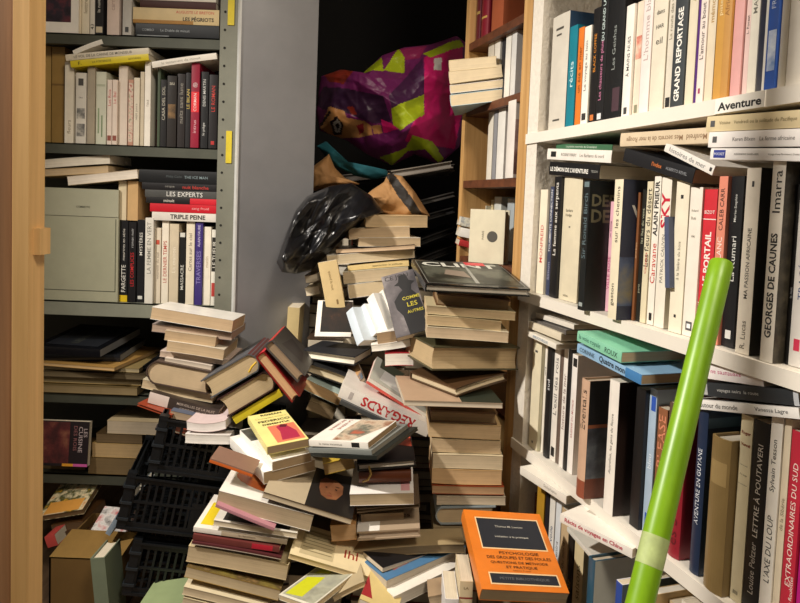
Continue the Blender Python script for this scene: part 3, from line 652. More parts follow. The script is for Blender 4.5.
# the four paperbacks jutting out of the second shelf, and the pale book with the round emblem
for i, (q, tpx, c, d, dc) in enumerate([
  ((451, 106, 504, 99.5), 11.5, '#b9d3dc', 'pale blue-edged paperback', []), ((450.5, 94, 509, 87.5), 8, '#e9e2da', 'white paperback with pink lettering', [S('la petite fille', '#c2486a', .5, .95, .6, 'down')]),
  ((450, 84, 503, 77), 12, '#e3d3b0', 'cream paperback', []), ((449.5, 71, 497, 66.5), 11, '#dfcaa0', 'yellowish paperback', [])]):
    P0 = PN.P(PN.t_at(q[0] + 18, .95, .05, *trp), 0, 0); Yk = 1.50
    pile('pine', d, q, tpx, Yk, c, side='tail', L=.15, yaw=-8, hard=False, deco=dc, pages='#d8c298', label=f'{d}, {["lowest", "third from bottom, or second from top,", "second from top of all", "topmost"][i]} of four jutting from the pine bookcase' if i in (0, 3) else f'{d}, in the middle of four jutting from the pine bookcase', group=GP)
ek = pile('pine', '', (470.5, 253.5, 508, 258), 52, 1.475, '#c9c2aa', side='spine', L=.012, label='pale grey-beige book with a dark round emblem standing in the pine bookcase', name='cloth_bound_book', group=GP, nopages=True) if False else None
za = zat(PN, 490, 256, .0, trp)
Pq0 = at(470.5, 254, 1.46); Pq1 = at(505, 256, 1.42)
uu = (Pq1 - Pq0).normalized(); vv = V((0, 0, 1)); nn = uu.cross(vv)
Wq = (Pq1 - Pq0).length; Hq = 53 * 1.45 / F
mq = Matrix(((uu.x, 0, nn.x, Pq0.x), (uu.y, 0, nn.y, Pq0.y), (0, 1, 0, ZP[3] + .001), (0, 0, 0, 1)))
circ = [(.66 + .15 * math.cos(a * math.tau / 24), .5 + .15 * Wq / Hq * math.sin(a * math.tau / 24)) for a in range(24)]
make_book(mq @ Matrix.Translation((0, 0, -.02)), Wq, Hq, .03, '#cfc7ae', 'pale grey-beige book with a dark round emblem standing face-out in the pine bookcase', GP, hard=True, deco=[FP(circ, '#4a4740'), FT_('PARIS', '#55503f', .36, .44, .42, .6, 'up')])
# small things lying beside it
for q, tpx, c, d in [((458.5, 245, 470, 248), 6, '#b03030', 'red paperback lying low in the pine bookcase corner'), ((459, 236, 470.5, 238.5), 9, '#e0dcd4', 'white paperback lying over the red one in the pine bookcase'), ((460, 225.5, 470.5, 227.5), 9, '#6f8a9c', 'mottled blue-grey paperback topmost by the emblem book, pine bookcase')]:
    pile('pine', d, q, tpx, 1.575, c if 'mottled' not in d else PIC(['#3d5a7a', '#c8c4b4', '#6a5a4a'], 60, 2), side='spine', L=.1, label=d, group=GP, dz=0)

# ------------------------------------------------------------------ steel shelving at the back left
YS = 1.62
PL = Plane((0, YS, 0), (1, 0, 0))
steel = M('#4e5045', .5, .18, 22, .12, .25)
steel_l = M('#8d8f80', .5, .12, 22, .1, .2)
trl = (-1.4, .4)
XL0 = -1.12
xu0, xu1 = PL.t_at(217, .95, 0, *trl), PL.t_at(234.5, .95, 0, *trl)
def zl(y, x=150): return zat(PL, x, y, 0, trl)
ZS = [zl(36), zl(146), zl(304), zl(396), zl(477)]
sh = thing('steel_shelving', 'grey-green steel shelving with a perforated upright and yellow tape, full of books', 'shelving', Matrix.Translation((-.75, YS + .17, 0)))
for i, z in enumerate(ZS + [ZS[0] + .36]):
    m_ = steel_l if i == 2 else steel
    th = .036 if i == 2 else .026
    mb = MB()
    mb.box((XL0, YS + .002, z - .003), (xu0 + .004, YS + .33, z), m_)
    mb.box((XL0, YS + .002, z - th), (xu0 + .004, YS + .006, z), m_)
    mb.box((XL0, YS + .006, z - th), (xu0 + .004, YS + .02, z - th + .003), m_)
    mb.build('shelf', sh)
mb = MB()
mb.box((xu0, YS - .004, 0), (xu1, YS - .001, 2.0), M('#77776a', .5, .12, 22, .1, .2)); mb.box((xu1 - .003, YS - .001, 0), (xu1, YS + .045, 2.0), M('#77776a', .5, .12, 22, .1, .2))
hole = M('#16150f', .9)
for k in range(44):
    z = .05 + k * .0435
    c = [(xu0 + .012 + .0032 * math.cos(a * math.tau / 10), z + .0032 * math.sin(a * math.tau / 10)) for a in range(10)]
    mb.add([(x, YS - .0045, zz) for x, zz in c], [tuple(range(10))], hole)
mb.build('upright', sh)
mb = MB(); mb.box((xu1 - .003, YS + .3, 0), (xu1, YS + .34, 2.0), steel); mb.box((xu0, YS + .337, 0), (xu1, YS + .34, 2.0), steel); mb.build('upright', sh)
mb = MB(); mb.box((XL0, YS + .331, .05), (xu0 + .01, YS + .336, 2.0), M('#3c3d35', .7)); mb.build('back_sheet', sh)
for (ya, yb, xa, xb) in ((-14, 25, 227.5, 235), (131, 163, 225.5, 232)):
    pa, pb_ = at(xa, yb, YS - .006), at(xb, ya, YS - .006)
    mb = MB(); mb.box((pa.x, YS - .0062, pa.z), (pb_.x, YS - .005, pb_.z), M('#cdb824', .5)); o = mb.build('tape', sh); o['label'] = 'yellow tape strip'
kw = dict(trange=trl, off=-.012)
G1 = 'books on the top steel shelf'
stand(PL, ZS[0], [
 (73, 81, -6, '#d9cdb4', 'beige paperback', dict(H=.15, deco=[S('mémoire', '#8a7c60', .2, .6, .5)])),
 (82, 89.5, -6, '#e2d8c2', 'cream paperback', dict(H=.16, deco=[S('lettres', '#8a7c60', .2, .7, .5)])),
 (90, 94.8, -6, '#ddd6ca', 'thin greyish-white paperback', dict(H=.155, deco=[S('43', '#333', .04, .2, .7)])),
 (95, 103.5, -6, '#222022', 'black white-titled paperback', dict(H=.16, deco=[S('la nuit des temps', '#e0ddd4', .3, .9, .45), R('#cfc2a8', .1, .03, .9, .12)])),
 (107, 119.5, -6, '#dcc8bc', 'wide pinkish paperback', dict(H=.15, deco=[S('carnets', '#b49a90', .4, .7, .4)])),
 (122.5, 131.5, -6, '#b9b5ae', 'grey paperback', dict(H=.16, off=.01, deco=[S('gris', '#333', .6, .8, .5), R('#333', .3, .04, .7, .12)])),
], 'on the top steel shelf', G1, **kw)
# the book showing its dark picture cover
Pa = at(40, 31, YS - .004); Wc, Hc = .11, .17
make_book(Matrix.Translation((Pa.x, YS + .006, ZS[0])) @ Matrix.Rotation(math.radians(90), 4, 'X') @ Matrix.Translation((0, 0, -.012)), Wc - .018, Hc, .018, '#ece7de', 'white book with a dark picture cover standing face-out on the top steel shelf', G1,
          deco=[FR(PIC(['#141218', '#2c2430', '#6a3038'], 26, 7), -0.0 + .02, .15, .8, 1)])
GS = 'books stacked flat on the top steel shelf'
def lowlie(z, items, grp, off=-.004):
    for (x0, x1, tpx, c, lab, o) in items:
        o = dict(o); h = tpx * YS / F
        lie(PL, z, x0, x1, h * .97, c, lab, grp, off + o.pop('off', 0), L=o.pop('L', .14), trange=trl, **o); z += h
    return z
lowlie(ZS[0], [
 (135.5, 219, 12.5, '#25272a', 'dark slate book lowest in the flat stack on the top steel shelf', dict(deco=[S('Le Diable de minuit', '#9aa0a4', .35, .7, .35, 'down'), S('COMBO', '#9aa0a4', .78, .92, .35, 'down'), R('#8a8f92', 0, .6, .08, .98)])),
 (133, 219, 15.5, '#d2bb8c', 'beige LES PÉGRIOTS book in the flat stack on the top steel shelf', dict(deco=[S('*LES PÉGRIOTS', '#1d1812', .06, .42, .45, 'down', .36), S('AUGUSTE LE BRETON', '#c0423a', .06, .5, .3, 'down', .78), R('#a5793c', 0, .3, .22, 1)])),
 (140, 216, 7, '#42201a', 'thin dark red-brown book in the flat stack on the top steel shelf', {}),
 (134, 216, 8, '#d8d2c4', 'off-white book above the LES PÉGRIOTS one, top steel shelf', dict(deco=[S('la vie du bon diable', '#5a564c', .3, .7, .5, 'down')])),
 (138, 218, 7, '#8a2430', 'red book topmost in view in the flat stack, top steel shelf', {}),
], GS)
G2 = 'books on the middle steel shelf'
stand(PL, ZS[1], [
 (40, 51, 46, '#a8884e', 'faded ochre old book', dict(off=-.03)),
 (51.5, 64.5, 47, '#9a7a42', 'brownish-yellow old book', dict(off=-.03, deco=[R('#7a5c30', 0, .6, 1, .62)])),
 (64.5, 73.5, 62, '#e6ddca', 'tall chalk-white paperback', dict(deco=[S('fleurs', '#9a8c70', .1, .3, .4), R('#e9e2d2', 0, 0, .3, 1)])),
 (75.5, 86, 73, '#d8d2c6', 'white vignette-spined paperback', dict(deco=[R(PIC(['#444', '#8d8a84', '#cfc8ba'], 60, 1), .1, .1, .9, .28), R(PIC(['#444', '#8d8a84', '#cfc8ba'], 60, 2), .1, .35, .9, .5), R('#4a4642', .25, .82, .75, .92), S('Clara', '#555', .55, .75, .4, 'h')])),
 (87, 94.5, 67, '#a89c88', 'grey-beige paperback', {}),
 (95.5, 106, 72, '#cfd0bc', 'pale green plant-patterned paperback', dict(deco=[FP([(0, 0)] * 3, '#333'), R('#8a9a78', .2, .15, .35, .5), R('#7a8a68', .55, .1, .68, .4), R('#b0b49c', .1, .8, .9, .83)][1:])),
 (106.8, 111.5, 80, '#e2d2c4', 'white red-lettered pocket book', dict(deco=[S('Les Rois', '#c0504a', .5, .95, .6), R('#8a4a3c', .1, .06, .9, .14)])),
 (112, 116.8, 80, '#e0cfc0', 'cream red-lettered pocket book', dict(deco=[S('Le Bal', '#c0504a', .5, .95, .6), R('#8a4a3c', .1, .06, .9, .14)])),
 (117.3, 127, 66, '#dccdbd', 'wide pale pink-beige paperback', {}),
 (127.8, 132.8, 80, '#b98a74', 'red-patterned pocket book', dict(deco=[R(PIC(['#9c3a30', '#d9c4b0', '#5a6a4a'], 120, 3), .05, .05, .95, .95)])),
 (133.3, 139, 78, '#d8cdb8', 'stone-white pocket book', dict(deco=[S('sept jours', '#8a8070', .2, .8, .5)])),
 (139.5, 143.5, 72, '#cabda4', 'narrow sand-beige paperback', {}),
 (144, 150, 60, '#ece5d8', 'bright white paperback', dict(deco=[S("l'été", '#8a8070', .3, .7, .4)])),
 (150.5, 156.5, 120, '#7c2a30', 'small dark red book', dict(off=-.04)),
 (156.8, 159.5, 68, '#44503c', 'thin green-black book', {}),
 (160, 166, 80, '#1b191a', 'black white-lettered pocket book', dict(deco=[S('CASA DEL SOL', '#b9b4a4', .35, .95, .5)])),
 (166.5, 176, 76, '#221c18', 'wide brown-black pocket book', dict(deco=[T('au', '#b9b4a4', .25, .85, .75, .93), R(PIC(['#2b2018', '#8a6a40'], 60), .1, .4, .9, .6)])),
 (176.5, 184.5, 74, '#26201f', 'black grey-lettered book', dict(deco=[S('nuits sans lune', '#8f8a80', .3, .9, .5)])),
 (185, 189.8, 73, '#1c1a1c', 'narrow black gold-lettered book', dict(deco=[S('LE BILAN', '#c9b25a', .4, .9, .6)])),
 (190.2, 198.5, 63, '#8e1632', 'wine-red red-labelled book', dict(deco=[R('#d8202c', .02, .42, .98, .66), S('CORMAN', '#f0d4d0', .43, .64, .6), T('@', '#d9c4c4', .2, .7, .8, .78), S('intrus', '#e0a8b0', .15, .35, .4)])),
 (199.5, 207.5, 72, '#1a1a1c', 'black silver-lettered book', dict(deco=[S('DENIS MARTIN', '#c8c8c4', .55, .9, .4), S('le piège', '#c8c8c4', .1, .4, .4)])),
 (208.2, 216.8, 75, '#1b1718', 'black red-lettered book', dict(deco=[S('LE ROMAN', '#c0382e', .5, .85, .45), R('#b02a28', .3, .05, .7, .1)])),
], 'on the middle steel shelf', G2, **kw)
GT = 'books laid on the row of the middle steel shelf'
zt = ZS[1] + (146 - 66) * YS / F
def flat(q, tpx, c, lab, grp, Y=YS - .0, side='spine', **o): return pile('flat', '', q, tpx, Y, c, side=side, label=lab, group=grp, **o)
flat((71, 67.5, 149, 60), 6.5, '#d8c41c', 'bright yellow paperback lying across the row on the middle steel shelf', GT, L=.13, deco=[S('LA FORTERESSE', '#3c3606', .48, .72, .45, 'down'), S('F.', '#3c3606', .84, .92, .5, 'down'), S('années', '#8a7c10', .06, .3, .4, 'down')])
flat((66, 60.5, 149, 53.5), 6, '#d9cfba', 'cream titled paperback lying on the bright yellow one, steel shelf', GT, L=.13, deco=[S("LE VOL DE LA CANNE DE MONSIEUR", '#3c362c', .2, .9, .5, 'down')])
flat((74, 54.5, 103, 43), 4.5, '#e9e4d8', 'white booklet tilted up on top of the cream titled paperback', GT, L=.12, deco=[])
flat((152.5, 67.5, 217, 58.5), 6, '#e3dccf', 'white paperback lying over the black spines on the middle steel shelf', GT, L=.13, deco=[S('le testament de minuit', '#9a9488', .2, .9, .4, 'down')])
G3 = 'books on the lower steel shelf'
stand(PL, ZS[2], [
 (119, 127.5, 220, '#17171a', 'black yellow-footed paperback', dict(label='black paperback with yellow foot label beside the grey-green box file', deco=[S('FARGETTE', '#e2dfd6', .12, .45, .6), S('meurtres en série', '#cfcac0', .5, .9, .3), R('#d9b81c', .05, .0, .98, .08)])),
 (128, 135.5, 222, '#191719', 'black red-titled paperback', dict(deco=[S('LES COMPLICES', '#c02a2c', .2, .62, .55), S('roman noir', '#aaa', .68, .92, .35)])),
 (136, 143.8, 220, '#1a1a1d', 'black white-titled paperback', dict(deco=[S('MYSTÈRES', '#dedcd4', .5, .92, .5), R('#cfcfc8', .2, .04, .8, .08)])),
 (144.3, 152.5, 218, '#d9d5ca', 'tall grey-white paperback', dict(off=.008, deco=[S('LA FEMME EN VERT', '#7a7870', .35, .95, .5)])),
 (153, 160, 228, '#d9cdb8', 'beige red-tipped paperback', dict(deco=[S('souvenir du sud', '#8a7c68', .2, .8, .4), R('#c0503c', .2, .78, .8, .84)])),
 (161, 167.8, 220, '#e6ddcb', 'cream dark-red-titled paperback', dict(deco=[S('LE DERNIER TEMPS', '#b03a2c', .25, .75, .6)])),
 (168.5, 177.8, 224, '#cdbfa5', 'wide sand paperback', dict(deco=[S('La maison', '#e6dcc8', .3, .8, .4)])),
 (178.4, 184.6, 233, '#1b1c1a', 'shorter black paperback', dict(deco=[S('MASSACRE', '#cfcfc6', .1, .65, .5), R('#cfcfc6', .1, .94, .9, 1)])),
 (185.2, 193.6, 221, '#ddd3bd', 'cream grey-lettered paperback', dict(deco=[S('Cartes sur le ciel', '#6a6252', .4, .85, .4)])),
 (194.2, 201.6, 222, '#3c2f72', 'purple paperback', dict(deco=[S('ALAIN FAURE', '#c9c0e2', .7, .96, .5), S('TRAVERSES', '#8a80b8', .25, .65, .6)])),
 (202.3, 209.8, 227, '#e4dccc', 'white beige-lettered paperback', dict(deco=[S('matin', '#b09c80', .3, .8, .4)])),
 (210.4, 216.6, 230, '#e0dccf', 'white black-and-red paperback', dict(deco=[R('#26241f', .05, .45, .95, .9), R('#b03a34', .1, .12, .9, .3), S('LE TUEUR', '#e0dccf', .5, .85, .6)])),
], 'on the lower steel shelf', G3, **kw)
GU = 'books stacked flat above the lower steel row'
zb = ZS[2] + (305 - 220.5) * YS / F
lowlie(zb, [
 (152, 217, 8.5, '#d8d2c8', 'white TRIPLE PEINE book lowest in the flat stack on the lower steel shelf', dict(deco=[S('*TRIPLE PEINE', '#191615', .18, .72, .7, 'down')])),
 (150, 217, 8.5, '#c01c2a', 'red book lying on the TRIPLE PEINE one', dict(deco=[S('sang froid', '#e0a0a0', .1, .4, .4, 'down')])),
 (146, 217, 6, '#1c1a1b', 'black book with a red end lying on the plain red one', dict(deco=[R('#c81c2c', 0, 0, 1, .38), S('minuit', '#d8d4c8', .6, .75, .6, 'down')])),
 (145, 217, 7.5, '#4a4a48', 'grey white-lettered book in the flat stack on the lower steel shelf', dict(deco=[S('LES EXPERTS', '#d9d8d2', .2, .7, .7, 'down')])),
 (142, 216, 7, '#1d1b1d', 'black red-lettered book beneath THE ICE MAN', dict(deco=[S('nuit blanche', '#c03a30', .1, .45, .5, 'down'), S('cirque', '#8d8a84', .5, .75, .4, 'down')])),
 (139, 217, 13, '#17181a', 'thick black THE ICE MAN book topmost of the flat stack, lower steel shelf', dict(deco=[S('THE ICE MAN', '#7a8a8e', .12, .42, .34, 'down'), S('Philip Carlo', '#4c5456', .45, .65, .25, 'down')])),
], GU)
# left end of that shelf: the box file with three books on it
bf = thing('box_file', 'grey-green archive box with a printed panel standing on the lower steel shelf', 'box', Matrix.Translation((at(80, 304, YS).x, YS + .1, ZS[2])))
xa, xb = PL.t_at(34, ZS[2], -.008, *trl), PL.t_at(117.5, ZS[2], -.008, *trl)
zt = ZS[2] + (304 - 190.5) * YS / F; zm = ZS[2] + (304 - 218.5) * YS / F
boxm = M('#a3a28a', .6, .08, 20, .08); dl = M('#585a4c', .7)
mb = MB(); mb.box((xa, YS + .008, ZS[2] + .0005), (xb, YS + .26, zm), boxm)
for a, b in (((xa + .004, ZS[2] + .026), (xb - .006, ZS[2] + .0275)), ((xb - .0075, ZS[2] + .026), (xb - .006, zm - .004))):
    mb.box((a[0], YS + .0072, a[1]), (b[0], YS + .0085, b[1]), dl)
mb.build('box_body', bf)
mb = MB(); mb.box((xa, YS + .0065, zm + .0012), (xb, YS + .262, zt), M('#a6a58e', .6, .08, 20, .08))
pts, tf, tw, th = text_mesh('COMBETTE'); k = .034 / tw
mb.add([((xa + xb) / 2 + .0 + x * k, YS + .0058, zm + .022 + y * k) for x, y in pts], tf, dl)
mb.build('lid', bf)
GV = 'books on the grey-green box file'
xs = [PL.t_at(x, zt, -.01, *trl) for x in (118.5, 127.5, 139.5)]
lowz = ZS[2] + (304 - 221) * YS / F
stand(PL, lowz, [
 (118.3, 126.3, 181, '#d8c8a8', 'cream upright paperback', dict(label='cream upright paperback wedged against the box file lid', pages='#cbb58c', hard=False)),
 (127.3, 138, 181, '#c9a574', 'tan upright paperback', dict(label='tan upright paperback beside the cream one by the box file lid')),
], 'by the box file', GV, **kw, W0=.1)
flat((68, 185.5, 138, 178.5), 9, '#cdbba0', 'beige paperback lying askew on the box file, its white pages outward', GV, side='fore', L=.13, pages='#ded0bc')
flat((36, 177, 108.5, 173), 7, '#b89c6c', 'tan-edged paperback lying on the box file under a white one', GV, side='fore', L=.13, Y=YS + .01, pages='#c0a478')
flat((36, 168.5, 110, 163), 8.5, '#d6d0c2', 'white-covered paperback topmost on the box file', GV, side='fore', L=.13, Y=YS + .01, pages='#d9ceb8')
# magazines under it
G4 = 'papers on the fourth steel shelf'
zm = ZS[3]
for i, (x0, x1, tpx, c, lab, o) in enumerate([
  (36, 137, 9, '#6b5a38', 'brown-yellow folder lowest on the fourth steel shelf', dict(side='fore', pages='#8a7448')),
  (36, 141, 7, '#a8894c', 'ochre folder on the fourth steel shelf', dict(side='fore', pages='#8a7850')),
  (34, 146, 6, '#4a3e2c', 'dark brown folder on the fourth steel shelf', dict(side='fore', pages='#6a5a3c')),
  (36, 139, 5, '#9a8658', 'pale tan paper pile on the fourth steel shelf', dict(side='fore', pages='#a8966c')),
  (38, 120, 4, '#b0894c', 'orange-tan envelope on the fourth steel shelf', dict(side='fore', turn=-8, pages='#c09a5c')),
  (34, 118, 8, '#1b1d22', 'glossy black magazine bundle on the fourth steel shelf', dict(turn=4, pages='#8d8d88', rough=.2)),
  (34, 104, 9, '#121318', 'black magazine with dim lettering topmost on the fourth steel shelf', dict(pitch=5, turn=-6, pages='#777', rough=.15, deco=[FR('#23262c', .1, .1, .9, .9), FT_('LES NUITS', '#55584e', .2, .45, .8, .6)])),
]):
    o = dict(o); h = tpx * YS / F
    lie(PL, zm, x0, x1, h * .9, c, lab, G4, .004 - .01 * (i % 2), L=.23 if i < 5 else .2, trange=trl, name='magazine' if 'magazine' in lab else 'folder', **o); zm += h * 1.02
for i, (x0, x1, tr_) in enumerate([(112, 150, 16), (120, 156, 20)]):
    make_book(Matrix.Translation((PL.t_at(x0, ZS[3] + .1, .0, *trl) + .012 * i, YS + .03, ZS[3] + .012 + .012 * i)) @ Matrix.Rotation(math.radians(-38 - 4 * i), 4, 'Y') @ Matrix.Rotation(math.radians(90), 4, 'Z') @ Matrix.Rotation(math.radians(0), 4, 'X') @ Matrix.Translation((0, -.16, 0)), .21, .15, .004, '#17181a', ['black glossy magazine propped at a slant by the black bundle, fourth steel shelf', 'outer black magazine propped at a slant, nearest the leaning paperback stack'][i], G4, name='magazine', rough=.2, pages='#9a968c')
# fifth shelf and below
G5 = 'books on the fifth steel shelf'
zz = ZS[4]
lowlie(zz, [
 (88, 140, 18, '#6a5330', 'dull ochre book lowest on the fifth steel shelf by the crates', dict(side='fore', pages='#7a6238')),
 (92, 142, 15, '#c8a86c', 'pale wood-coloured book above the dull ochre one, fifth steel shelf', dict(side='fore', pages='#b8965c')),
 (96, 142, 10, '#4a3a24', 'dark brown book in the fifth steel shelf pile by the crates', dict(side='fore', pages='#6a5432')),
 (107, 161, 14, '#b8a582', 'cream-edged book topmost by the crates on the fifth steel shelf', dict(side='fore', pages='#b5a284')),
], G5)
lowlie(zz, [
 (34, 85, 14, '#5a4528', 'brown book beneath the dark red-pictured cover, fifth steel shelf', dict(side='fore', pages='#7a6238', off=-.02)),
], G5)
Pc = at(38, 465, YS - .012)
make_book(Matrix.Translation((Pc.x, YS - .002, ZS[4] + .026)) @ Matrix.Rotation(math.radians(84), 4, 'X'), .127, .112, .016, '#231b1e', 'dark book with red-pictured cover and pink-orange band on the fifth steel shelf', G5,
          deco=[FR(PIC(['#2a1a1c', '#5e2a2a', '#8a5a44'], 24, 9), 0, .06, .62, .98), FT_('LES', '#b9a8a8', .9, .6, .97, .9, 'down'), FT_('CUISINE', '#b9a8a8', .8, .3, .88, .9, 'down'), FT_('DES ROIS', '#8a5a5a', .7, .35, .77, .9, 'down'), FR('#c85a9c', .72, 0, 1, .06), FR('#d9962c', .5, 0, .72, .06)])
lowlie(ZS[4] + .155, [
 (34, 108, 6, '#4a2426', 'dark red-brown book lying above the red-pictured cover, fifth steel shelf', dict(side='fore', pages='#5a4030', off=-.05)),
], G5) if False else None
G6 = 'things on the box under the steel shelving'
# ------------------------------------------------------------------ grey sheet panel, door post, green pole
panel_m = M('#87878a', .42, .12, 9, .06, .35)
a0, a1 = at(238.5, 150, 1.60), at(314.5, 150, 1.69)
pd = V((a1.x - a0.x, a1.y - a0.y, 0)).normalized(); pn = V((-pd.y, pd.x, 0)); pl_ = ((a1.x - a0.x) ** 2 + (a1.y - a0.y) ** 2) ** .5
XP = Matrix(((pd.x, pn.x, 0, a0.x), (pd.y, pn.y, 0, a0.y), (0, 0, 1, 0), (0, 0, 0, 1)))
mp = thing('metal_panel', 'tall grey painted metal panel standing upright beside the steel shelving', 'panel', Matrix.Translation((a0.x, a0.y, 0)))
mb = MB(); mb.box((0, 0, 0), (pl_, .018, 2.25), panel_m, XP); mb.build('sheet', mp)
mb = MB(); mb.box((-.004, -.002, 0), (0, .02, 2.25), M('#c9c9c6', .4), XP); mb.build('edge_strip', mp)

px_ = WOOD('#e2b87c', '#c49a60', 2, .8)
YP = .66
p0, p1, p2 = at(-30, 300, YP), at(12, 300, YP), at(28, 300, YP)
mb = MB(); mb.box((p0.x, YP + .006, 0), (p1.x, YP + .03, 1.6), WOOD('#9a7350', '#7a583a', 2, .8)); mb.box((p1.x, YP, 0), (p2.x, YP + .03, 1.6), px_)
mb.tube([(p1.x + .002, YP + .004, 0), (p1.x + .002, YP + .004, 1.6)], .004, px_, 8)
post = mb.build('door_post'); post['kind'] = 'structure'
hz0, hz1 = at(41, 256, YP).z, at(41, 229, YP).z
mb = MB(); mb.box((p2.x, YP + .008, hz0), (p2.x + .0075, YP + .028, hz1), px_)
mb.build('stop_block', post)

# green pole
g0, g1 = at(721.5, 262.5, .66), at(640, 603, .535)
gd = (g1 - g0).normalized(); gl = -(g0.z) / gd.z
foot = g0 + gd * gl
gp = thing('green_pole', 'bright green round pole with a worn pale band leaning in front of the white bookcase', 'pole', Matrix.Translation(foot))
gm, nt, b_ = newmat('green_paint'); MATS['gm'] = gm
n_ = nse(nt, tex(nt, (30, 30, 4)), 1.0, 5, .6)
r_ = ramp(nt, [(.3, lin('#6a9408')), (.7, lin('#82ae10'))]); nt.links.new(n_, r_.inputs[0]); nt.links.new(r_.outputs[0], b_.inputs['Base Color'])
b_.inputs['Roughness'].default_value = .38; bump(nt, b_, n_, .12, .001)
def gpt(y):                                    # point of the pole's axis seen at picture height y
    k = bis(lambda k: proj(g0 + gd * k)[1] - y, 0, gl * .8); return k
ka, kb = gpt(536), gpt(566)
mb = MB()
ks = [0, .002] + [ka * i / 12 for i in range(1, 13)]
mb.tube([g0 + gd * k for k in ks], [.0106] + [.0116] * (len(ks) - 1), gm, 20)
hm = M('#5c9a10', .6)
mb.tube([g0 - gd * .0004, g0 + gd * .001], [.007, .007], hm, 16)
mb.tube([g0 + gd * kb, foot], .0116, gm, 20)
mb.build('shaft', gp)
mb = MB(); mb.tube([g0 + gd * ka, g0 + gd * kb], .01175, M('#a9b878', .6, .3, 60, .1), 20); o = mb.build('worn_band', gp); o['label'] = 'pale worn band'

# ------------------------------------------------------------------ crates
cm_ = M('#121417', .38, .2, 30, .05)
def make_crate(label):
    Lx, Ly, Hz, th = .27, .22, .115, .006
    r = thing('plastic_crate', label, 'crate', None, 'black plastic crates in a toppling stack')
    mb = MB()
    for i in range(9): mb.box((.01 + i * (Lx - .03) / 8, 0.004, 0), (.02 + i * (Lx - .03) / 8, Ly - .004, .004), cm_)
    for i in range(6): mb.box((.004, .01 + i * (Ly - .03) / 5, 0.0), (Lx - .004, .02 + i * (Ly - .03) / 5, .005), cm_)
    mb.build('base', r)
    def side(w, X):
        mb = MB()
        mb.box((0, 0, Hz - .014), (w, th, Hz), cm_, X); mb.box((0, 0, 0), (w, th, .016), cm_, X); mb.box((0, 0, Hz * .5), (w, th, Hz * .5 + .006), cm_, X)
        mb.box((0, -.004, Hz - .004), (w, th + .002, Hz), cm_, X); mb.box((0, -.004, .0), (w, th, .006), cm_, X)
        n = int(w / .0145)
        for i in range(n + 1):
            x = (w - .005) * i / n
            mb.box((x, .001, .012), (x + .005, th - .001, Hz - .012), cm_, X)
        mb.box((w * .52, .0005, .016), (w * .74, th - .0005, Hz * .62), cm_, X)
        mb.build('side_panel', r)
    I4 = Matrix()
    side(Lx, I4); side(Lx, Matrix.Translation((0, Ly - th, 0)))
    side(Ly, Matrix.Translation((th, 0, 0)) @ Matrix.Rotation(math.pi / 2, 4, 'Z')); side(Ly, Matrix.Translation((Lx, 0, 0)) @ Matrix.Rotation(math.pi / 2, 4, 'Z'))
    for x in (-.003, Lx - .015):
        for y in (-.003, Ly - .015):
            mb = MB(); mb.box((x, y, 0), (x + .018, y + .018, Hz + .006), cm_)
            for q in (.02, .055, .09): mb.box((x - .003, y - .003, q), (x + .021, y + .021, q + .005), M('#262a2e', .25), )
            mb.build('corner_post', r)
    return r
cr0 = make_crate('black plastic crate lowest in the toppling stack')
def copy_tree(o, parent=None):
    c = o.copy(); COL.objects.link(c)
    if parent is not None: c.parent = parent
    for ch in [x for x in o.children]: copy_tree(ch, c)
    return c
crs = []
for i, (px, py, Y, yaw, roll, pitch, lab) in enumerate([
  (123, 594, 1.33, 12, 11, 0, 'black plastic crate lowest in the toppling stack'),
  (117, 528, 1.33, 12, 11, 0, 'black plastic crate in the middle of the toppling stack'),
  (149, 471, 1.34, 12, 11, 0, 'black plastic crate topmost in the toppling stack, leaning towards the books')]):
    c = cr0 if i == 0 else copy_tree(cr0)
    c['label'] = lab
    c.matrix_world = Matrix.Translation(at(px, py, Y)) @ Matrix.Rotation(math.radians(yaw), 4, 'Z') @ Matrix.Rotation(math.radians(roll), 4, 'Y') @ Matrix.Rotation(math.radians(pitch), 4, 'X')
    crs.append(c)

# cardboard box at the foot of the steel shelving, with its own clutter
YB = 1.40
bx0, bx1 = at(49, 580, YB), at(119, 580, YB)
zb1 = at(80, 558, YB).z
cardb = M('#6a4e22', .8, .1, 20, .1)
cb = thing('cardboard_box', 'brown cardboard box at the foot of the steel shelving', 'box', Matrix.Translation(((bx0.x + bx1.x) / 2, YB, 0)))
mb = MB()
for a, b in (((bx0.x, YB, 0), (bx1.x, YB + .004, zb1)), ((bx0.x, YB + .2, 0), (bx1.x, YB + .204, zb1)), ((bx0.x, YB, 0), (bx0.x + .004, YB + .2, zb1)), ((bx1.x - .004, YB, 0), (bx1.x, YB + .2, zb1))): mb.box(a, b, cardb)
mb.box((bx0.x, YB, .001), (bx1.x, YB + .2, .005), cardb)
mb.build('box_body', cb)
mb = MB(); mb.add([(bx0.x, YB, zb1), (bx1.x, YB, zb1), (bx1.x, YB + .1, zb1 + .01), (bx0.x, YB + .1, zb1 + .012), (bx0.x, YB, zb1 - .003), (bx1.x, YB, zb1 - .003), (bx1.x, YB + .1, zb1 + .007), (bx0.x, YB + .1, zb1 + .009)], [(0, 1, 2, 3), (7, 6, 5, 4), (0, 4, 5, 1), (2, 6, 7, 3), (1, 5, 6, 2), (0, 3, 7, 4)], M('#8a6a32', .8)); mb.build('flap', cb)
G6 = 'books by the cardboard box'
pile('box', '', (52, 545, 104, 539), 12, 1.56, '#4c3320', side='fore', L=.12, pages='#5a4028', label='dark brown book lying on the cardboard box', group=G6)
pile('box', '', (52, 533, 84, 529), 9, 1.57, '#6a4a2c', side='fore', L=.12, pages='#6a4c2c', label='brown book beneath the colourful yellow cover, above the cardboard box', group=G6)
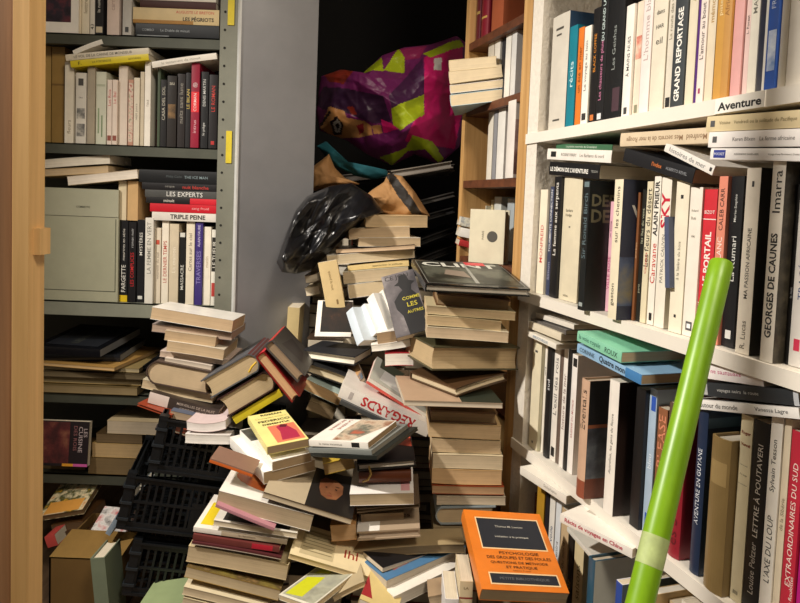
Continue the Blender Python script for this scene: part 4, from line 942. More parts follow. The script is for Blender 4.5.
pile('box', '', (40, 521, 84, 514), 6, 1.56, PIC(['#d9a83a', '#3c4a2c', '#e9d9b0', '#c8782c'], 40, 6), side='fore', L=.12, pitch=14, label='colourful yellow-covered book tilted towards us above the cardboard box', group=G6, pages='#7a5c34', deco=[FR('#e0a04a', .62, .1, .98, .9)])
pile('box', '', (86, 541, 122, 545), 4, 1.50, PIC(['#2b2224', '#e0dcd8', '#c8484c'], 30, 4), side='fore', L=.1, pitch=20, label='dark leaflet with white and red picture on the box by the crates', group=G6)
pile('box', '', (48, 548, 58, 545), 12, 1.52, '#c8504a', side='spine', L=.05, label='small red and white book at the edge of the cardboard box', group=G6)
pile('box', '', (90.5, 603, 114, 596), 6, 1.40, '#5a6450', side='spine', L=.02, label='x') if False else None
q0, q1 = at(97, 600, 1.42), at(89, 556, 1.46)
make_book(Matrix.Translation((at(99, 598, 1.31).x, 1.31, .004)) @ Matrix.Rotation(math.radians(-6), 4, 'Y') @ Matrix(((0, 0, 1, 0), (1, 0, 0, 0), (0, 1, 0, 0), (0, 0, 0, 1))), .075, at(93, 560, 1.31).z, .03, '#6f7864', 'thick grey-green hardback standing upright in front of the cardboard box', G6, hard=True, bulge=.02)
pile('box', '', (136, 617, 184, 610), 6, 1.25, '#93a276', side='fore', L=.1, label='pale green book at the foot of the crates', group=G6)
make_book(Matrix.Translation(at(132, 500, 1.45)) @ Matrix.Rotation(math.radians(90), 4, 'Z') @ Matrix.Rotation(math.radians(-60), 4, 'X'), .14, .1, .012, '#8fa0b0', 'pale blue-grey paperback wedged between the steel shelving and the crates', G6)

# ------------------------------------------------------------------ bags in the alcove
def pillow(name, poly, Y, depth, disp, nscale, seed, paint, rings=26, nseg=96, cen=None, ridge=.5, fold=None, ncr=16, crk=.45, Yf=None, back=None, parent=None, pow_=.55):
    """a crumpled bag: picture-shaped outline at its own distance, swelling to the front and back"""
    pts = [V((p[0], p[1])) for p in poly]
    per = [0]
    for i in range(len(pts)): per.append(per[-1] + (pts[(i + 1) % len(pts)] - pts[i]).length)
    cx = cen or (sum(p.x for p in pts) / len(pts), sum(p.y for p in pts) / len(pts))
    def outline(f):
        d = f * per[-1]
        for i in range(len(pts)):
            if d <= per[i + 1] + 1e-9:
                k = (d - per[i]) / max(1e-9, per[i + 1] - per[i]); return pts[i].lerp(pts[(i + 1) % len(pts)], k)
    mb = MB(); ol = [outline(i / nseg) for i in range(nseg)]
    fr = random.Random(seed); ws = [at(p.x, p.y, Y) for p in pts]
    x0_, x1_ = min(p.x for p in ws), max(p.x for p in ws); z0_, z1_ = min(p.z for p in ws), max(p.z for p in ws); sz_ = max(x1_ - x0_, z1_ - z0_)
    creases = []
    for _ in range(ncr):
        an = fr.uniform(0, math.pi) if fold is None else fold + math.pi / 2 + fr.gauss(0, .35)
        creases.append((fr.uniform(x0_, x1_), fr.uniform(z0_, z1_), math.cos(an), math.sin(an), sz_ * fr.uniform(.07, .2), fr.choice((1, 1, -1)) * fr.uniform(.4, 1), sz_ * fr.uniform(.2, .5)))
    def tents(x, z):
        a = 0
        for cx_, cz_, c_, s_, w_, k_, l_ in creases:
            d = abs((x - cx_) * c_ + (z - cz_) * s_); e = abs((z - cz_) * c_ - (x - cx_) * s_)
            if d < w_ and e < l_: a += k_ * w_ * (1 - d / w_) * min(1, 1.6 * (1 - e / l_))
        return a
    allp = []; uvp = []
    for sgn in (1, -1):
        for j in range(rings + 1):
            r = 1 - j / rings
            for i in range(nseg):
                q = V(cx).lerp(ol[i], r) if r > 0 else V(cx)
                Yq = Y + (Yf(q.x, q.y) if Yf else 0)
                w = at(q.x, q.y, Yq)
                b = max(0, 1 - r * r) ** pow_
                sx, sz = w.x, w.z
                if fold: ca, sa = math.cos(fold), math.sin(fold); sx, sz = (w.x * ca + w.z * sa) * .38, (w.z * ca - w.x * sa) * 1.5
                s = V((sx * nscale + seed, sgn * 3.3, sz * nscale))
                a = sum(k * (.35 - abs(noise.noise(s * f + V((7.7 * f, 1.3, 0))))) for f, k in ((.55, 1.5), (1.1, .8), (2.3, .35), (4.7, .12)))
                c = noise.noise(s * .4)
                dpt = depth * b * (1 if sgn > 0 else (back or 1)) + disp * (ridge * a + (1 - ridge) * c * 1.6) * min(1, 4 * (1 - r) + .15) + crk * tents(w.x + .012 * noise.noise(w * 9), w.z) * min(1, 3 * (1 - r) + .2)
                dd = (w - CAM).normalized(); dd = V((0, 1, 0))
                allp.append(w - dd * dpt * sgn); uvp.append((q.x, q.y))
    n1 = (rings + 1) * nseg
    for sgn in (0, 1):
        o_ = sgn * n1
        for j in range(rings):
            for i in range(nseg):
                a, b, c, d = o_ + j * nseg + i, o_ + j * nseg + (i + 1) % nseg, o_ + (j + 1) * nseg + (i + 1) % nseg, o_ + (j + 1) * nseg + i
                u = (uvp[a][0] + uvp[c][0]) / 2, (uvp[a][1] + uvp[c][1]) / 2
                mm = paint(*u)
                mb.f.append((a, b, c, d) if not sgn else (d, c, b, a)); mb.mi.append(mb.mat(mm)); mb.smooth.append(True)
    mb.v = [tuple(p) for p in allp]
    for i in range(nseg):
        a, b = i, (i + 1) % nseg
        mb.f.append((a, n1 + a, n1 + b, b)); mb.mi.append(0); mb.smooth.append(True)
    o = mb.build(name, parent)
    return o
def inside(x, y, poly):
    r = False; n = len(poly); j = n - 1
    for i in range(n):
        a, b = poly[i], poly[j]
        if (a[1] > y) != (b[1] > y) and x < (b[0] - a[0]) * (y - a[1]) / (b[1] - a[1]) + a[0]: r = not r
        j = i
    return r
def c7(pts): return [(310 + x / 4.02, 30 + y / 4.02) for x, y in pts]
bagm = dict(rough=.45, vary=.06, scale=20, bm=.05)
P_MAG, P_PUR, P_DK, P_YEL, P_RED, P_SK = (M(c, **bagm) for c in ('#d81c70', '#7a2466', '#3a1c3c', '#b3c41c', '#8a2c1c', '#cf9258'))
EYE, LIP, WHT, HAIR = M('#241018', .5), M('#a82434', .5), M('#e8e0d8', .5), M('#2a1620', .5)
patch = [
 (c7([(495, 135), (525, 130), (522, 183), (492, 186)]), WHT),
 (c7([(110, 392), (124, 386), (128, 402), (118, 410)]), EYE), (c7([(102, 384), (124, 374), (136, 396), (126, 418), (106, 416)]), WHT),
 (c7([(92, 380), (122, 364), (145, 396), (130, 426), (98, 424)]), EYE), (c7([(40, 385), (90, 340), (98, 348), (50, 392)]), EYE),
 (c7([(195, 398), (222, 392), (224, 420), (205, 430)]), LIP),
 (c7([(90, 325), (150, 345), (165, 390), (250, 405), (258, 435), (205, 440), (100, 435), (40, 395)]), P_SK), (c7([(150, 370), (230, 385), (255, 405), (255, 430), (200, 440), (150, 430)]), P_SK),
 (c7([(160, 330), (185, 330), (200, 360), (180, 362)]), P_RED),
 (c7([(255, 400), (290, 400), (295, 430), (262, 432)]), P_SK),
 (c7([(50, 175), (120, 170), (200, 185), (150, 245), (90, 230)]), P_RED),
 (c7([(330, 345), (452, 283), (455, 360), (365, 425), (335, 400)]), P_YEL),
 (c7([(210, 190), (290, 120), (300, 195), (240, 200)]), P_YEL), (c7([(300, 190), (355, 80), (380, 130), (380, 195)]), P_YEL),
 (c7([(450, 110), (600, 45), (615, 75), (480, 132)]), P_YEL),
 (c7([(280, 515), (340, 500), (385, 480), (410, 440), (490, 455), (540, 520), (515, 535), (460, 485), (395, 490), (330, 545)]), P_YEL),
 (c7([(290, 380), (370, 415), (300, 430)]), P_MAG),
 (c7([(455, 130), (610, 60), (610, 330), (580, 480), (500, 470), (380, 460), (420, 380), (455, 350)]), P_MAG),
 (c7([(350, 85), (470, 65), (440, 130), (380, 140)]), M('#9c2a60', **bagm)),
 (c7([(60, 240), (300, 300), (330, 390), (260, 395), (150, 350), (60, 330), (20, 300)]), P_DK),
 (c7([(320, 300), (450, 130), (455, 290), (335, 350)]), M('#4c1f4c', **bagm)),
]
def paint_bag(x, y):
    for pg, m in patch:
        if inside(x, y, pg): return m
    return P_PUR
bag_poly = c7([(25, 330), (45, 190), (120, 165), (210, 185), (290, 105), (380, 70), (480, 60), (590, 25), (640, 60), (640, 330), (600, 470), (520, 540), (420, 500), (330, 545), (230, 500), (150, 445), (40, 405)])
sb = thing('shopping_bag', 'crumpled magenta and purple shopping bag with lime patches and a printed face, in the alcove', 'bag', Matrix.Translation((at(390, 150, 2.05).x, 2.05, 1.0)))
o = pillow('bag_body', bag_poly, 2.05, .08, .035, 7.5, 4, paint_bag, rings=80, nseg=300, ridge=.8, ncr=26, crk=.5)
o.parent = sb; o.matrix_parent_inverse = sb.matrix_basis.inverted()

film = M('#101013', .3, .2, 60, .3)
o = pillow('rubbish_bag', [(277, 262), (281, 250), (296, 210), (308, 196), (330, 186), (352, 183), (372, 196), (384, 212), (372, 216), (350, 232), (330, 252), (312, 270), (296, 274), (282, 272)], 1.56, .05, .03, 13, 2, lambda x, y: film, rings=56, nseg=220, ridge=.9, fold=1.0, ncr=34, crk=.7, Yf=lambda x, y: (x - 277) * .0006)
tag(o, 'crumpled glossy black plastic rubbish bag slumped beside the grey metal panel', 'bag')

kraft = M('#a4794a', .75, .12, 14, .15); kstripe = M('#221c18', .7)
def kp(x, y): return kstripe if inside(x, y, [(386, 176), (392, 172), (406, 190), (422, 214), (412, 214), (398, 196)]) else kraft
o = pillow('paper_bag', [(361, 199), (372, 190), (384, 182), (388, 173), (402, 176), (415, 192), (430, 216), (410, 220), (378, 212), (370, 202)], 1.72, .05, .03, 11, 6, kp, rings=30, nseg=110, ridge=.6, ncr=14, crk=.5)
tag(o, 'crumpled brown paper bag with black stripes lying behind the book stack', 'bag')
o = pillow('kraft_wrapper', [(306, 172), (314, 166), (329, 154), (335, 168), (345, 178), (360, 184), (352, 186), (332, 186), (310, 192)], 1.78, .035, .03, 11, 9, lambda x, y: kraft, rings=20, nseg=70)
tag(o, 'crumpled brown kraft wrapper between the rubbish bag and the teal cloth', 'wrapper')
o = pillow('teal_cloth', [(317, 146), (326, 141), (333, 150), (336, 158), (352, 165), (372, 170), (387, 170), (389, 176), (374, 180), (356, 176), (338, 168), (328, 160), (322, 152)], 1.82, .03, .02, 12, 12, lambda x, y: M('#0f5560', .8, .15, 20, .1), rings=18, nseg=80)
tag(o, 'twisted teal cloth lying under the purple shopping bag', 'cloth')
# flat things heaped in the alcove, under the bags
GALC = 'flat packs heaped in the alcove'
zc = .02
rnd = random.Random(5)
names = ['dark flat pack, topmost under the shopping bag in the alcove']
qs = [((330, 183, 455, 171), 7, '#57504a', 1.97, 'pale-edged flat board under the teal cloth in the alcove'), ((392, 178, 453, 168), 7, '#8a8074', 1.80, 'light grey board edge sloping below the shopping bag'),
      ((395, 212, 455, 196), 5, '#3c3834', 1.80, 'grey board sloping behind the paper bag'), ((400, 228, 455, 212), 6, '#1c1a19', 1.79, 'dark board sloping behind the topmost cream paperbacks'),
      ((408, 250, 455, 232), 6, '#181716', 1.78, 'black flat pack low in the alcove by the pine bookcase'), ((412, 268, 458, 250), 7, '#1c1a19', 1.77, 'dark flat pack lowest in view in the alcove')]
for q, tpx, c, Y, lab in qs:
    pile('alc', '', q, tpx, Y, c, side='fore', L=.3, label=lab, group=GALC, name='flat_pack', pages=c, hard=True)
gm_ = 'books of the collapsed heap'
# ---- A: the leaning stack in front of the steel shelving
Y = 1.43
pile('A', 'white-covered paperback with tan edge', (150, 319, 231.5, 332.5), 12.5, Y, '#dcd8d0', L=.115, pages='#b89a70', pitch=-3)
pile('A', 'thin paperback with mauve-grey edge', (151.5, 331.5, 231.5, 340.5), 8, Y + .01, '#8a7c78', L=.125, pages='#a08670')
pile('A', 'beige-edged paperback', (164, 340, 215, 347), 10, Y, '#b8a890', L=.12, pages='#b2946a')
pile('A', 'light beige-edged paperback', (166, 350.5, 223, 359.5), 11, Y - .005, '#cfc4b0', L=.12, pages='#b99c72')
pile('A', 'pinkish-edged paperback', (159.5, 356, 229, 365), 6, Y + .012, '#c8b4a8', L=.115, pages='#b39a82')
pile('A', 'thin pinkish-white paperback', (164, 363, 211, 371), 6, Y, '#cfc2b4', L=.125, pages='#bfae98')
pile('A', 'thick round-spined hardback', (152, 384, 207, 395), 24, Y - .01, '#4a3c34', side='tail', hard=True, L=.15, pages='#b89e76', bulge=.35)
pile('A', 'cream-edged paperback', (141, 388.5, 212, 404), 9, Y, '#d0c4a8', L=.13, pages='#b8a078')
pile('A', 'speckled brown paperback with a pale spine end', (147.5, 403, 217, 421), 11.5, Y - .02, '#3a302a', side='spine', L=.12, deco=[R('#cdbdb4', 0, .72, 1, 1), S('MERVEILLES DE LA NUIT', '#a8988c', .06, .6, .35, 'down', .65), S('contes et récits', '#a8988c', .06, .55, .3, 'down', .3)])
pile('A', 'russet-covered hardback', (137, 406, 171, 418), 3, Y - .03, '#8e3d26', L=.16, hard=True, pages='#6a3020', yaw=-12)
pile('A', 'brown-edged paperback with slate cover', (169, 417.5, 209.5, 427.5), 8.5, Y - .04, '#5a6070', L=.12, pages='#a08868')
pile('X', '', (172, 432, 198, 441), 3, 1.36, '#8a3820', L=.1, label='russet book flap hanging below the speckled brown paperback', group=gm_, pitch=10)
pile('X', '', (185, 443.5, 230, 445), 9.5, 1.34, '#d8d2cc', L=.11, pages='#dcd5cc', label='white paperback with rumpled pages on the topmost crate', group=gm_)
pile('X', '', (187, 434, 226, 433), 9, 1.345, '#d9c4c2', L=.11, pages='#dcd2cc', label='pinkish-white paperback lying on the rumpled white one over the crate', group=gm_, bend=.006)
# ---- B: two thick hardbacks leaning up, two red ones leaning against them
gb = 'leaning hardbacks in the middle of the heap'
pile('X', '', (227.5, 417, 273, 390), 21, 1.37, '#3a2420', side='head', L=.17, hard=True, pages='#b59c70', bulge=.3, label='thick hardback with maroon spine, lower of the two leaning up to the red books', group=gb)
m_ = pile('X', '', (211, 398.5, 258, 371.5), 21, 1.37, '#54565a', side='head', L=.17, hard=True, pages='#b59c70', bulge=.3, deco=[R('#5a2c28', 0, 0, 1, 1)], label='thick grey-covered hardback with yellow ribbon, upper of the leaning two', group=gb)
rb = MB(); rb.tube([at(249, 372, 1.365), at(252, 366.5, 1.355), at(256.5, 362, 1.36)], .0022, M('#d8b02a', .6), 6)
o = rb.build('ribbon'); o.parent = m_; o.matrix_parent_inverse = m_.matrix_basis.inverted(); o['label'] = 'yellow ribbon'
pile('X', '', (236, 424, 283, 395.5), 8, 1.375, '#c8b422', side='spine', L=.13, label='yellow paperback beneath the two leaning hardbacks', group=gb)
pile('X', '', (256, 358, 292, 402.5), 11, 1.33, '#7a1414', side='tail', L=.15, hard=True, pages='#c49660', bulge=.1, label='red hardback with orange-tan edge, lower of the leaning red two', group=gb, deco=[R('#c0202a', 0, 0, 1, 1)])
pile('X', '', (264.5, 347, 297.5, 382.5), 11, 1.33, '#4a4644', side='tail', L=.15, hard=True, pages='#927858', bulge=.1, label='dark-covered hardback with red spine, upper of the leaning red two', group=gb, deco=[R('#b42824', 0, 0, 1, 1), R('#d0a050', .3, .2, .5, .8), FP([(.2, .2), (.8, .3), (.7, .7), (.3, .8)], '#3a3434')])
pile('X', '', (296, 362, 300, 308), 12, 1.60, '#c4b080', side='spine', L=.1, label='upright straw-coloured book behind the red hardbacks, against the grey panel', group=gb)
# ---- C: stack beside the rubbish bag
Y = 1.56
cl = dict(L=.125)
pile('C', 'cream-covered paperback', (365.5, 227.5, 427.5, 228), 12, Y, '#dcc294', yaw=22, pages='#c0a272', L=.12)
pile('C', 'tan-edged paperback', (349, 239, 410, 236.5), 11, Y, '#e0d2b4', pages='#bfa278', yaw=11, **cl)
pile('C', 'beige-edged paperback', (358.5, 246.5, 420.5, 246.5), 9, Y - .005, '#dcd4c4', pages='#c2a67c', yaw=11, **cl)
pile('C', 'dark-covered thin paperback', (336, 254, 415, 249.5), 4.5, Y, '#3c2c28', pages='#c8a880', **cl)
pile('C', 'white-spined pale paperback', (327.5, 265.5, 415, 257.5), 10, Y - .01, '#e4dccb', pages='#c9b48c', yaw=9, **cl)
pile('C', 'straw-spined lettered paperback', (348, 270.5, 409, 265.5), 5, Y, '#d4bc84', side='spine', deco=[S('apprivoiser la solitude', '#5a4a28', .1, .6, .5, 'down')], **cl)
pile('C', 'greyish-edged paperback', (343.5, 283.5, 409, 278), 12, Y - .01, '#c4bca4', pages='#bfa880', **cl)
pile('C', 'white-ended thick paperback', (349.5, 299, 402, 292), 14, Y - .015, '#e6e2d8', pages='#d2ba8c', side='tail', yaw=6, L=.13)
pile('X', '', (318, 263, 327, 311), 19, 1.52, '#d9c08e', side='spine', L=.02, pitch=0, label='beige book tipped on end against the stack beside the rubbish bag', group=gm_, deco=[S('quand la nuit', '#8a7048', .4, .8, .3, 'down'), R('#8a7048', .6, .1, .7, .2)])
pile('X', '', (306.5, 296.5, 320, 294), 8, 1.58, '#d2c2a0', L=.1, label='cream paperback squeezed between the grey panel and the tipped beige book', group=gm_)
pile('X', '', (306, 284, 318, 282), 8, 1.60, '#6a5230', L=.1, label='brown book above the squeezed cream one, behind the tipped beige book', group=gm_)
# ---- D: small stack beside the grey panel
Y = 1.46
gd_ = 'books stacked next to the grey panel'
pile('X', '', (315, 338, 351, 338.5), 4, Y + .02, '#eee8de', side='tail', L=.094, pitch=52, label='white-bordered dark photo book tipped up beside the white-blue spines', group=gd_, deco=[FR(PIC(['#0f0d0c', '#17120e', '#2a1c14', '#5a3820'], 22, 8), .14, .12, 1, .98)])
pile('X', '', (302.5, 358.5, 354.5, 366), 9.5, Y, '#2b2c30', side='fore', L=.11, yaw=-18, hard=True, pages='#e4dcc4', label='black-covered hardback with white edges beside the red books', group=gd_)
pile('X', '', (301.5, 370.5, 345, 385.5), 10.5, Y - .02, '#2a2a2a', side='fore', L=.11, pages='#b8a884', hard=True, yaw=-8, label='dark hardback with grey-tan edge under the black-covered one', group=gd_)
pile('X', '', (302.5, 389, 338, 406), 11.5, Y - .04, '#aebfb8', side='fore', L=.11, pages='#b8925c', yaw=-8, label='pale blue-green paperback with tan edge, lowest beside the red books', group=gd_)
pile('X', '', (306, 409, 332, 420), 10, Y - .06, '#6a5a40', side='fore', L=.11, pages='#7a6544', label='dull olive-brown book beneath the pale blue-green paperback', group=gd_)
# ---- E: the mess in the middle
Y = 1.40
ge = 'books tumbled in the middle of the heap'
pile('X', '', (346, 313, 357, 346), 12, Y - .0, '#d4e0ea', side='spine', L=.10, pitch=-8, dY=-.04, label='pale blue-white paperback lying on edge beside the photo book', group=ge, pages='#e6e0d4')
pile('X', '', (359, 309, 371, 338), 10, Y + .01, '#e9ecee', side='spine', L=.10, pitch=-8, dY=-.04, label='white paperback on edge next to the pale blue-white one', group=ge, pages='#e6e0d4')
pile('X', '', (367, 299, 381, 336), 12, Y + .02, '#f0ece4', side='spine', L=.10, pitch=-8, dY=-.05, label='bright white paperback tilted to the light below the cream stack', group=ge, pages='#e6e0d4')
pile('X', '', (378, 294, 391, 332), 9, Y + .035, '#efeae0', side='spine', L=.10, pitch=-8, dY=-.05, label='white paperback against the grey thriller with yellow lettering', group=ge, pages='#e6e0d4')
pile('X', '', (378, 345, 402, 342), 13, Y - .06, '#e8e2d8', side='fore', L=.1, pages='#a5865e', yaw=5, label='brown-edged white paperback below the grey thriller', group=ge)
pile('X', '', (372, 352.5, 411, 347), 7, Y - .06, '#efebe3', side='fore', L=.11, pages='#e6dfd0', label='white-edged paperback under the brown-edged one', group=ge)
pile('X', '', (385, 365.5, 413.5, 365), 13, Y - .06, '#b02a34', side='fore', L=.11, pages='#e8e0d2', label='red-covered white-edged book against the thick olive hardback', group=ge)
sil = [(.42, 0), (.36, .3), (.22, .42), (.2, .55), (.4, .66), (.52, .7), (.44, .78), (.3, .8), (.45, .84), (.52, .95), (.72, .95), (.78, .84), (.95, .8), (.82, .76), (.78, .68), (.95, .56), (1, .3), (1, 0)]
pile('X', '', (397.5, 342, 431, 333), 9, 1.325, '#3a3638', side='tail', L=.15, pitch=52, yaw=2, label='grey thriller with a black hatted silhouette and yellow lettering, leaning on the column', group=ge,
     deco=[FR(PIC(['#3a363a', '#6a6466', '#b4acaa'], 12, 3), 0, 0, 1, 1), FP(sil, '#141214'), FT_('CE JOU', '#191719', .08, .88, .8, .97), FT_('COMME', '#d8c83a', .45, .52, .98, .6), FT_('LES', '#d8c83a', .55, .42, .85, .49), FT_('AUTRES', '#d8c83a', .5, .3, .98, .38), S('COMMENT', '#d8c83a', .1, .5, .6, 'down')])
pile('X', '', (337.5, 397, 426, 437.5), 14, 1.33, '#e6e0d8', side='spine', L=.11, pitch=2, label='white volume with big red upside-down REGARDS lettering across the heap', group=ge, pages='#d2c8b8',
     deco=[S('*REGARDS', '#c03434', .17, .76, .98, 'up'), R('#b0a8a4', .2, .86, .75, .9)])
pile('X', '', (339, 404, 402, 433), 5, 1.325, '#4a4c4e', side='spine', L=.1, pitch=10, label='dark grey paperback beneath the white REGARDS volume', group=ge)
pile('X', '', (366, 383, 424, 420), 7, 1.36, '#d2564a', side='spine', L=.12, pitch=10, label='grey-white book with a red spine edge above the REGARDS volume', group=ge, deco=[R('#d9d4c8', .45, 0, 1, 1), FR('#c4c6ba', 0, 0, 1, 1), FP([(.1, .5), (.6, .45), (.7, .8), (.15, .85)], '#e6e6de'), FR('#4a5040', .62, .3, 1, .9)], pages='#d2c8b8')
pile('X', '', (347, 398, 366, 380), 4, 1.40, '#3a3030', side='fore', L=.11, pitch=20, label='colourful photo-covered booklet behind the red-edged grey book', group=ge, deco=[FR(PIC(['#7a4a4a', '#b48a5a', '#4a5a6a', '#c8b49a'], 16, 5), 0, 0, 1, 1)])
# ---- F: the column by the white bookcase
Y = 1.24
pile('F', '', (425, 291.5, 529.5, 296.8), 8, Y - .045, '#1a1a18', side='tail', L=.215, pitch=7, yaw=6.5, hard=True, pages='#d6ccba', bulge=.02, name='photo_book', label='large black photo book with a red sticker topmost on the column by the white bookcase', bend=0, rough=.22,
     deco=[FR('#8a8a80', .03, .05, .97, .95), FR('#23251f', .036, .056, .964, .944), FR(PIC(['#20221c', '#2c2e26', '#5a5c50', '#23251f'], 14, 6), .06, .1, .94, .72), FT_('*CLINT', '#cfcfc4', .08, .73, .9, .9), FP([(.5, .1), (.54, .1), (.56, .9), (.54, .9)], '#9a9a92'), FP([(.25, .4), (.5, .3), (.48, .55), (.3, .6)], '#8a7c6e'), FR('#d0303c', .56, .84, .78, .97)])
F0 = COUNT['F']
pile('F', 'brown-edged hardback', (436, 305, 510, 312.5), 12.5, Y + .012, '#6a4a2c', hard=True, L=.13, pages='#8e7048')
pile('F', 'cream paperback with tan edge', (426, 314, 515, 321), 8.5, Y, '#e0cfa4', L=.13, pages='#c2a676')
pile('F', 'tan-edged paperback', (426.5, 324, 501, 330.5), 10, Y - .002, '#d9c8a0', L=.13, pages='#bc9f6e')
pile('F', 'cream-covered paperback with grey edge', (426.5, 337, 508, 342.5), 11, Y - .004, '#d8ccb0', L=.13, pages='#c0a680')
pile('F', 'thick olive hardback with bright page ends', (431.5, 370.5, 518, 370), 24, Y - .01, '#4a4630', side='fore', L=.14, yaw=22, pages='#b89c6c', hard=True)
pile('F', 'brown hardback turned askew', (456.5, 396, 507, 379.5), 9, Y - .02, '#4a3420', side='fore', L=.14, yaw=38, pages='#d0bc94', hard=True)
pile('F', 'wide landscape-format album', (404, 405.5, 502.5, 408.5), 5.5, Y - .055, '#b8a48c', side='fore', L=.17, yaw=6, pages='#c2b49c', deco=[FR('#b4977c', 0, 0, 1, .58), FR('#2a3026', 0, .58, 1, 1)], name='photo_book')
pile('F', 'dark-tan-edged hardback', (429.5, 421.5, 497, 424.5), 12, Y, '#6a5038', side='fore', L=.13, hard=True, pages='#a08458')
pile('F', 'tan-edged thick paperback', (428.5, 437, 500.5, 440.5), 14.5, Y - .005, '#b89c70', side='fore', L=.13, pages='#c2a270')
pile('F', 'plain tan-edged paperback', (431.5, 452, 500.5, 454.5), 13.5, Y - .005, '#c4b08a', side='fore', L=.13, pages='#bda074')
pile('F', 'grey-beige-edged paperback', (432.5, 467.5, 502.5, 469.5), 14.5, Y - .01, '#cfc0a0', side='fore', L=.13, pages='#c4ad86')
pile('F', 'orange-tan-edged paperback', (431.5, 484, 501.5, 486), 15.5, Y - .01, '#d8b07a', side='fore', L=.13, pages='#c89e66')
pile('F', 'red-brown-edged paperback', (432, 494, 504, 495.5), 9, Y - .012, '#8a3a1c', side='fore', L=.13, pages='#b08658')
pile('F', 'grey-edged paperback', (436.5, 504.5, 505.5, 505), 9, Y - .012, '#b0a48c', side='fore', L=.13, pages='#bca88a')
pile('F', 'grey-blue round-spined hardback', (441, 525, 496, 524), 18.5, Y - .015, '#8a9498', side='tail', L=.15, hard=True, pages='#bfa478', bulge=.3)
pile('F', 'beige-edged thick paperback', (433, 541, 496, 542), 15, Y - .015, '#9a8868', side='fore', L=.13, pages='#a88e64', place='from the top, lowest in the column under the black photo book')
# ---- G: the bright group with the yellow cover
Y = 1.17
gg = 'bright paperbacks under the lamp'
pile('X', '', (267.5, 455, 309, 446.5), 8.5, Y, '#e9dc8c', side='tail', L=.17, yaw=25, pitch=1, label='pale yellow paperback with a red and maroon picture topmost in the bright group', group=gg, pages='#a88c62',
     deco=[FR('#d8785a', .28, .05, .96, .56), FP([(.42, .1), (.5, .35), (.48, .5), (.6, .55), (.75, .5), (.88, .3), (.86, .1)], '#a82848'), FP([(.55, .48), (.62, .56), (.78, .52), (.7, .45)], '#5a1a2a'), FT_('*FEDERICO', '#3a3420', .14, .68, .96, .77), FT_('*DEMENTIA', '#3a3420', .2, .58, .9, .66), FT_("L'incroyable histoire", '#8a7c3c', .12, .79, .92, .86), FT_('*ROMAN', '#4a4428', .3, .9, .85, .96)])
pile('X', '', (272.5, 471.5, 311.5, 461.5), 10, Y - .005, '#f0ece4', side='tail', L=.185, yaw=32, label='white paperback with dark picture directly under the pale yellow one', group=gg, pages='#a88c62',
     deco=[FR(PIC(['#1c1c1c', '#4a4a4a', '#8a8a8a'], 16, 2), 0, .62, .6, .98)])
pile('X', '', (264, 484.5, 315.5, 470.5), 12.5, Y - .01, '#f0ece4', side='tail', L=.2, yaw=32, label='white paperback lowest of three in the bright group', group=gg, pages='#a88c62')
pile('X', '', (209, 462, 252, 477), 4.5, 1.14, '#8a6a5a', side='spine', L=.055, pitch=2, label='brown-covered book with an orange spine poking out beside the white books', group=gg, deco=[R('#d0662a', 0, 0, .7, 1)])
# ---- I: the tall stack beside the crates
Y = 1.13
pile('I', 'white book with an orange bowl picture', (215, 506.5, 309.5, 531.5), 18, Y, '#ece6dc', L=.12, pitch=3, pages='#b39c78', yaw=0,
     deco=[FP([(.1 + .0 + .62 * (0.5 + .5 * math.cos(a)), .5 + .42 * math.sin(a)) for a in [i * math.tau / 20 for i in range(20)]], '#d2703a'), FP([(.16 + .4 * (0.5 + .5 * math.cos(a)), .5 + .3 * math.sin(a)) for a in [i * math.tau / 20 for i in range(20)]], '#de8448')], label='white book with an orange bowl picture topmost in the stack beside the crates')
pile('I', 'thin pink booklet', (215, 507, 273.5, 531), 3.2, Y - .012, '#b8828c', L=.1, side='spine', pitch=2)
pile('I', 'white black-topped paperback', (213, 525.5, 296.5, 538.5), 6, Y, '#dcd6ca', L=.11, pages='#c4b292', deco=[FR('#1c1a1a', .1, .1, .95, .9)])
pile('I', 'white paperback with a yellow patch', (193, 531.5, 286.5, 544.5), 5, Y + .004, '#e4ded4', L=.13, side='spine', deco=[R('#b8a890', 0, 0, 1, .7), FR('#dcc21c', .1, .8, .75, .95), FR('#57503c', .1, .76, .6, .8), S('la république', '#7a6a5a', .25, .6, .5, 'down')])
pile('I', 'dark red paperback with a crimson label', (192.5, 540, 279, 553), 6, Y, '#6a3430', L=.13, side='spine', deco=[R('#b02234', .1, .08, 1, .32)])
pile('I', 'maroon-brown paperback', (191.5, 543.5, 281, 559), 3, Y - .004, '#54282a', L=.13, side='spine', deco=[R('#c8b8a8', 0, 0, .3, 1)])
pile('I', 'thick beige-edged paperback', (186, 560.5, 286, 579.5), 17, Y, '#cbb890', L=.12, pages='#bfa67a')
pile('I', 'beige book with a mottled yellow-brown cover', (184, 577, 278, 601), 12, Y - .005, '#9a7c3c', L=.12, pages='#bba478', deco=[FR(PIC(['#8a7a3a', '#5a4a2c', '#b08a5a'], 20, 5), 0, 0, 1, 1)])
pile('I', 'cream-edged paperback', (182, 594, 266, 615), 9, Y - .01, '#d6c8a8', L=.12, pages='#c4ae86')
pile('I', 'pale paperback', (181, 606, 264, 627), 10, Y - .01, '#cdbf9c', L=.12, pages='#c8b48c', place='in the stack beside the crates, cut by the bottom edge')
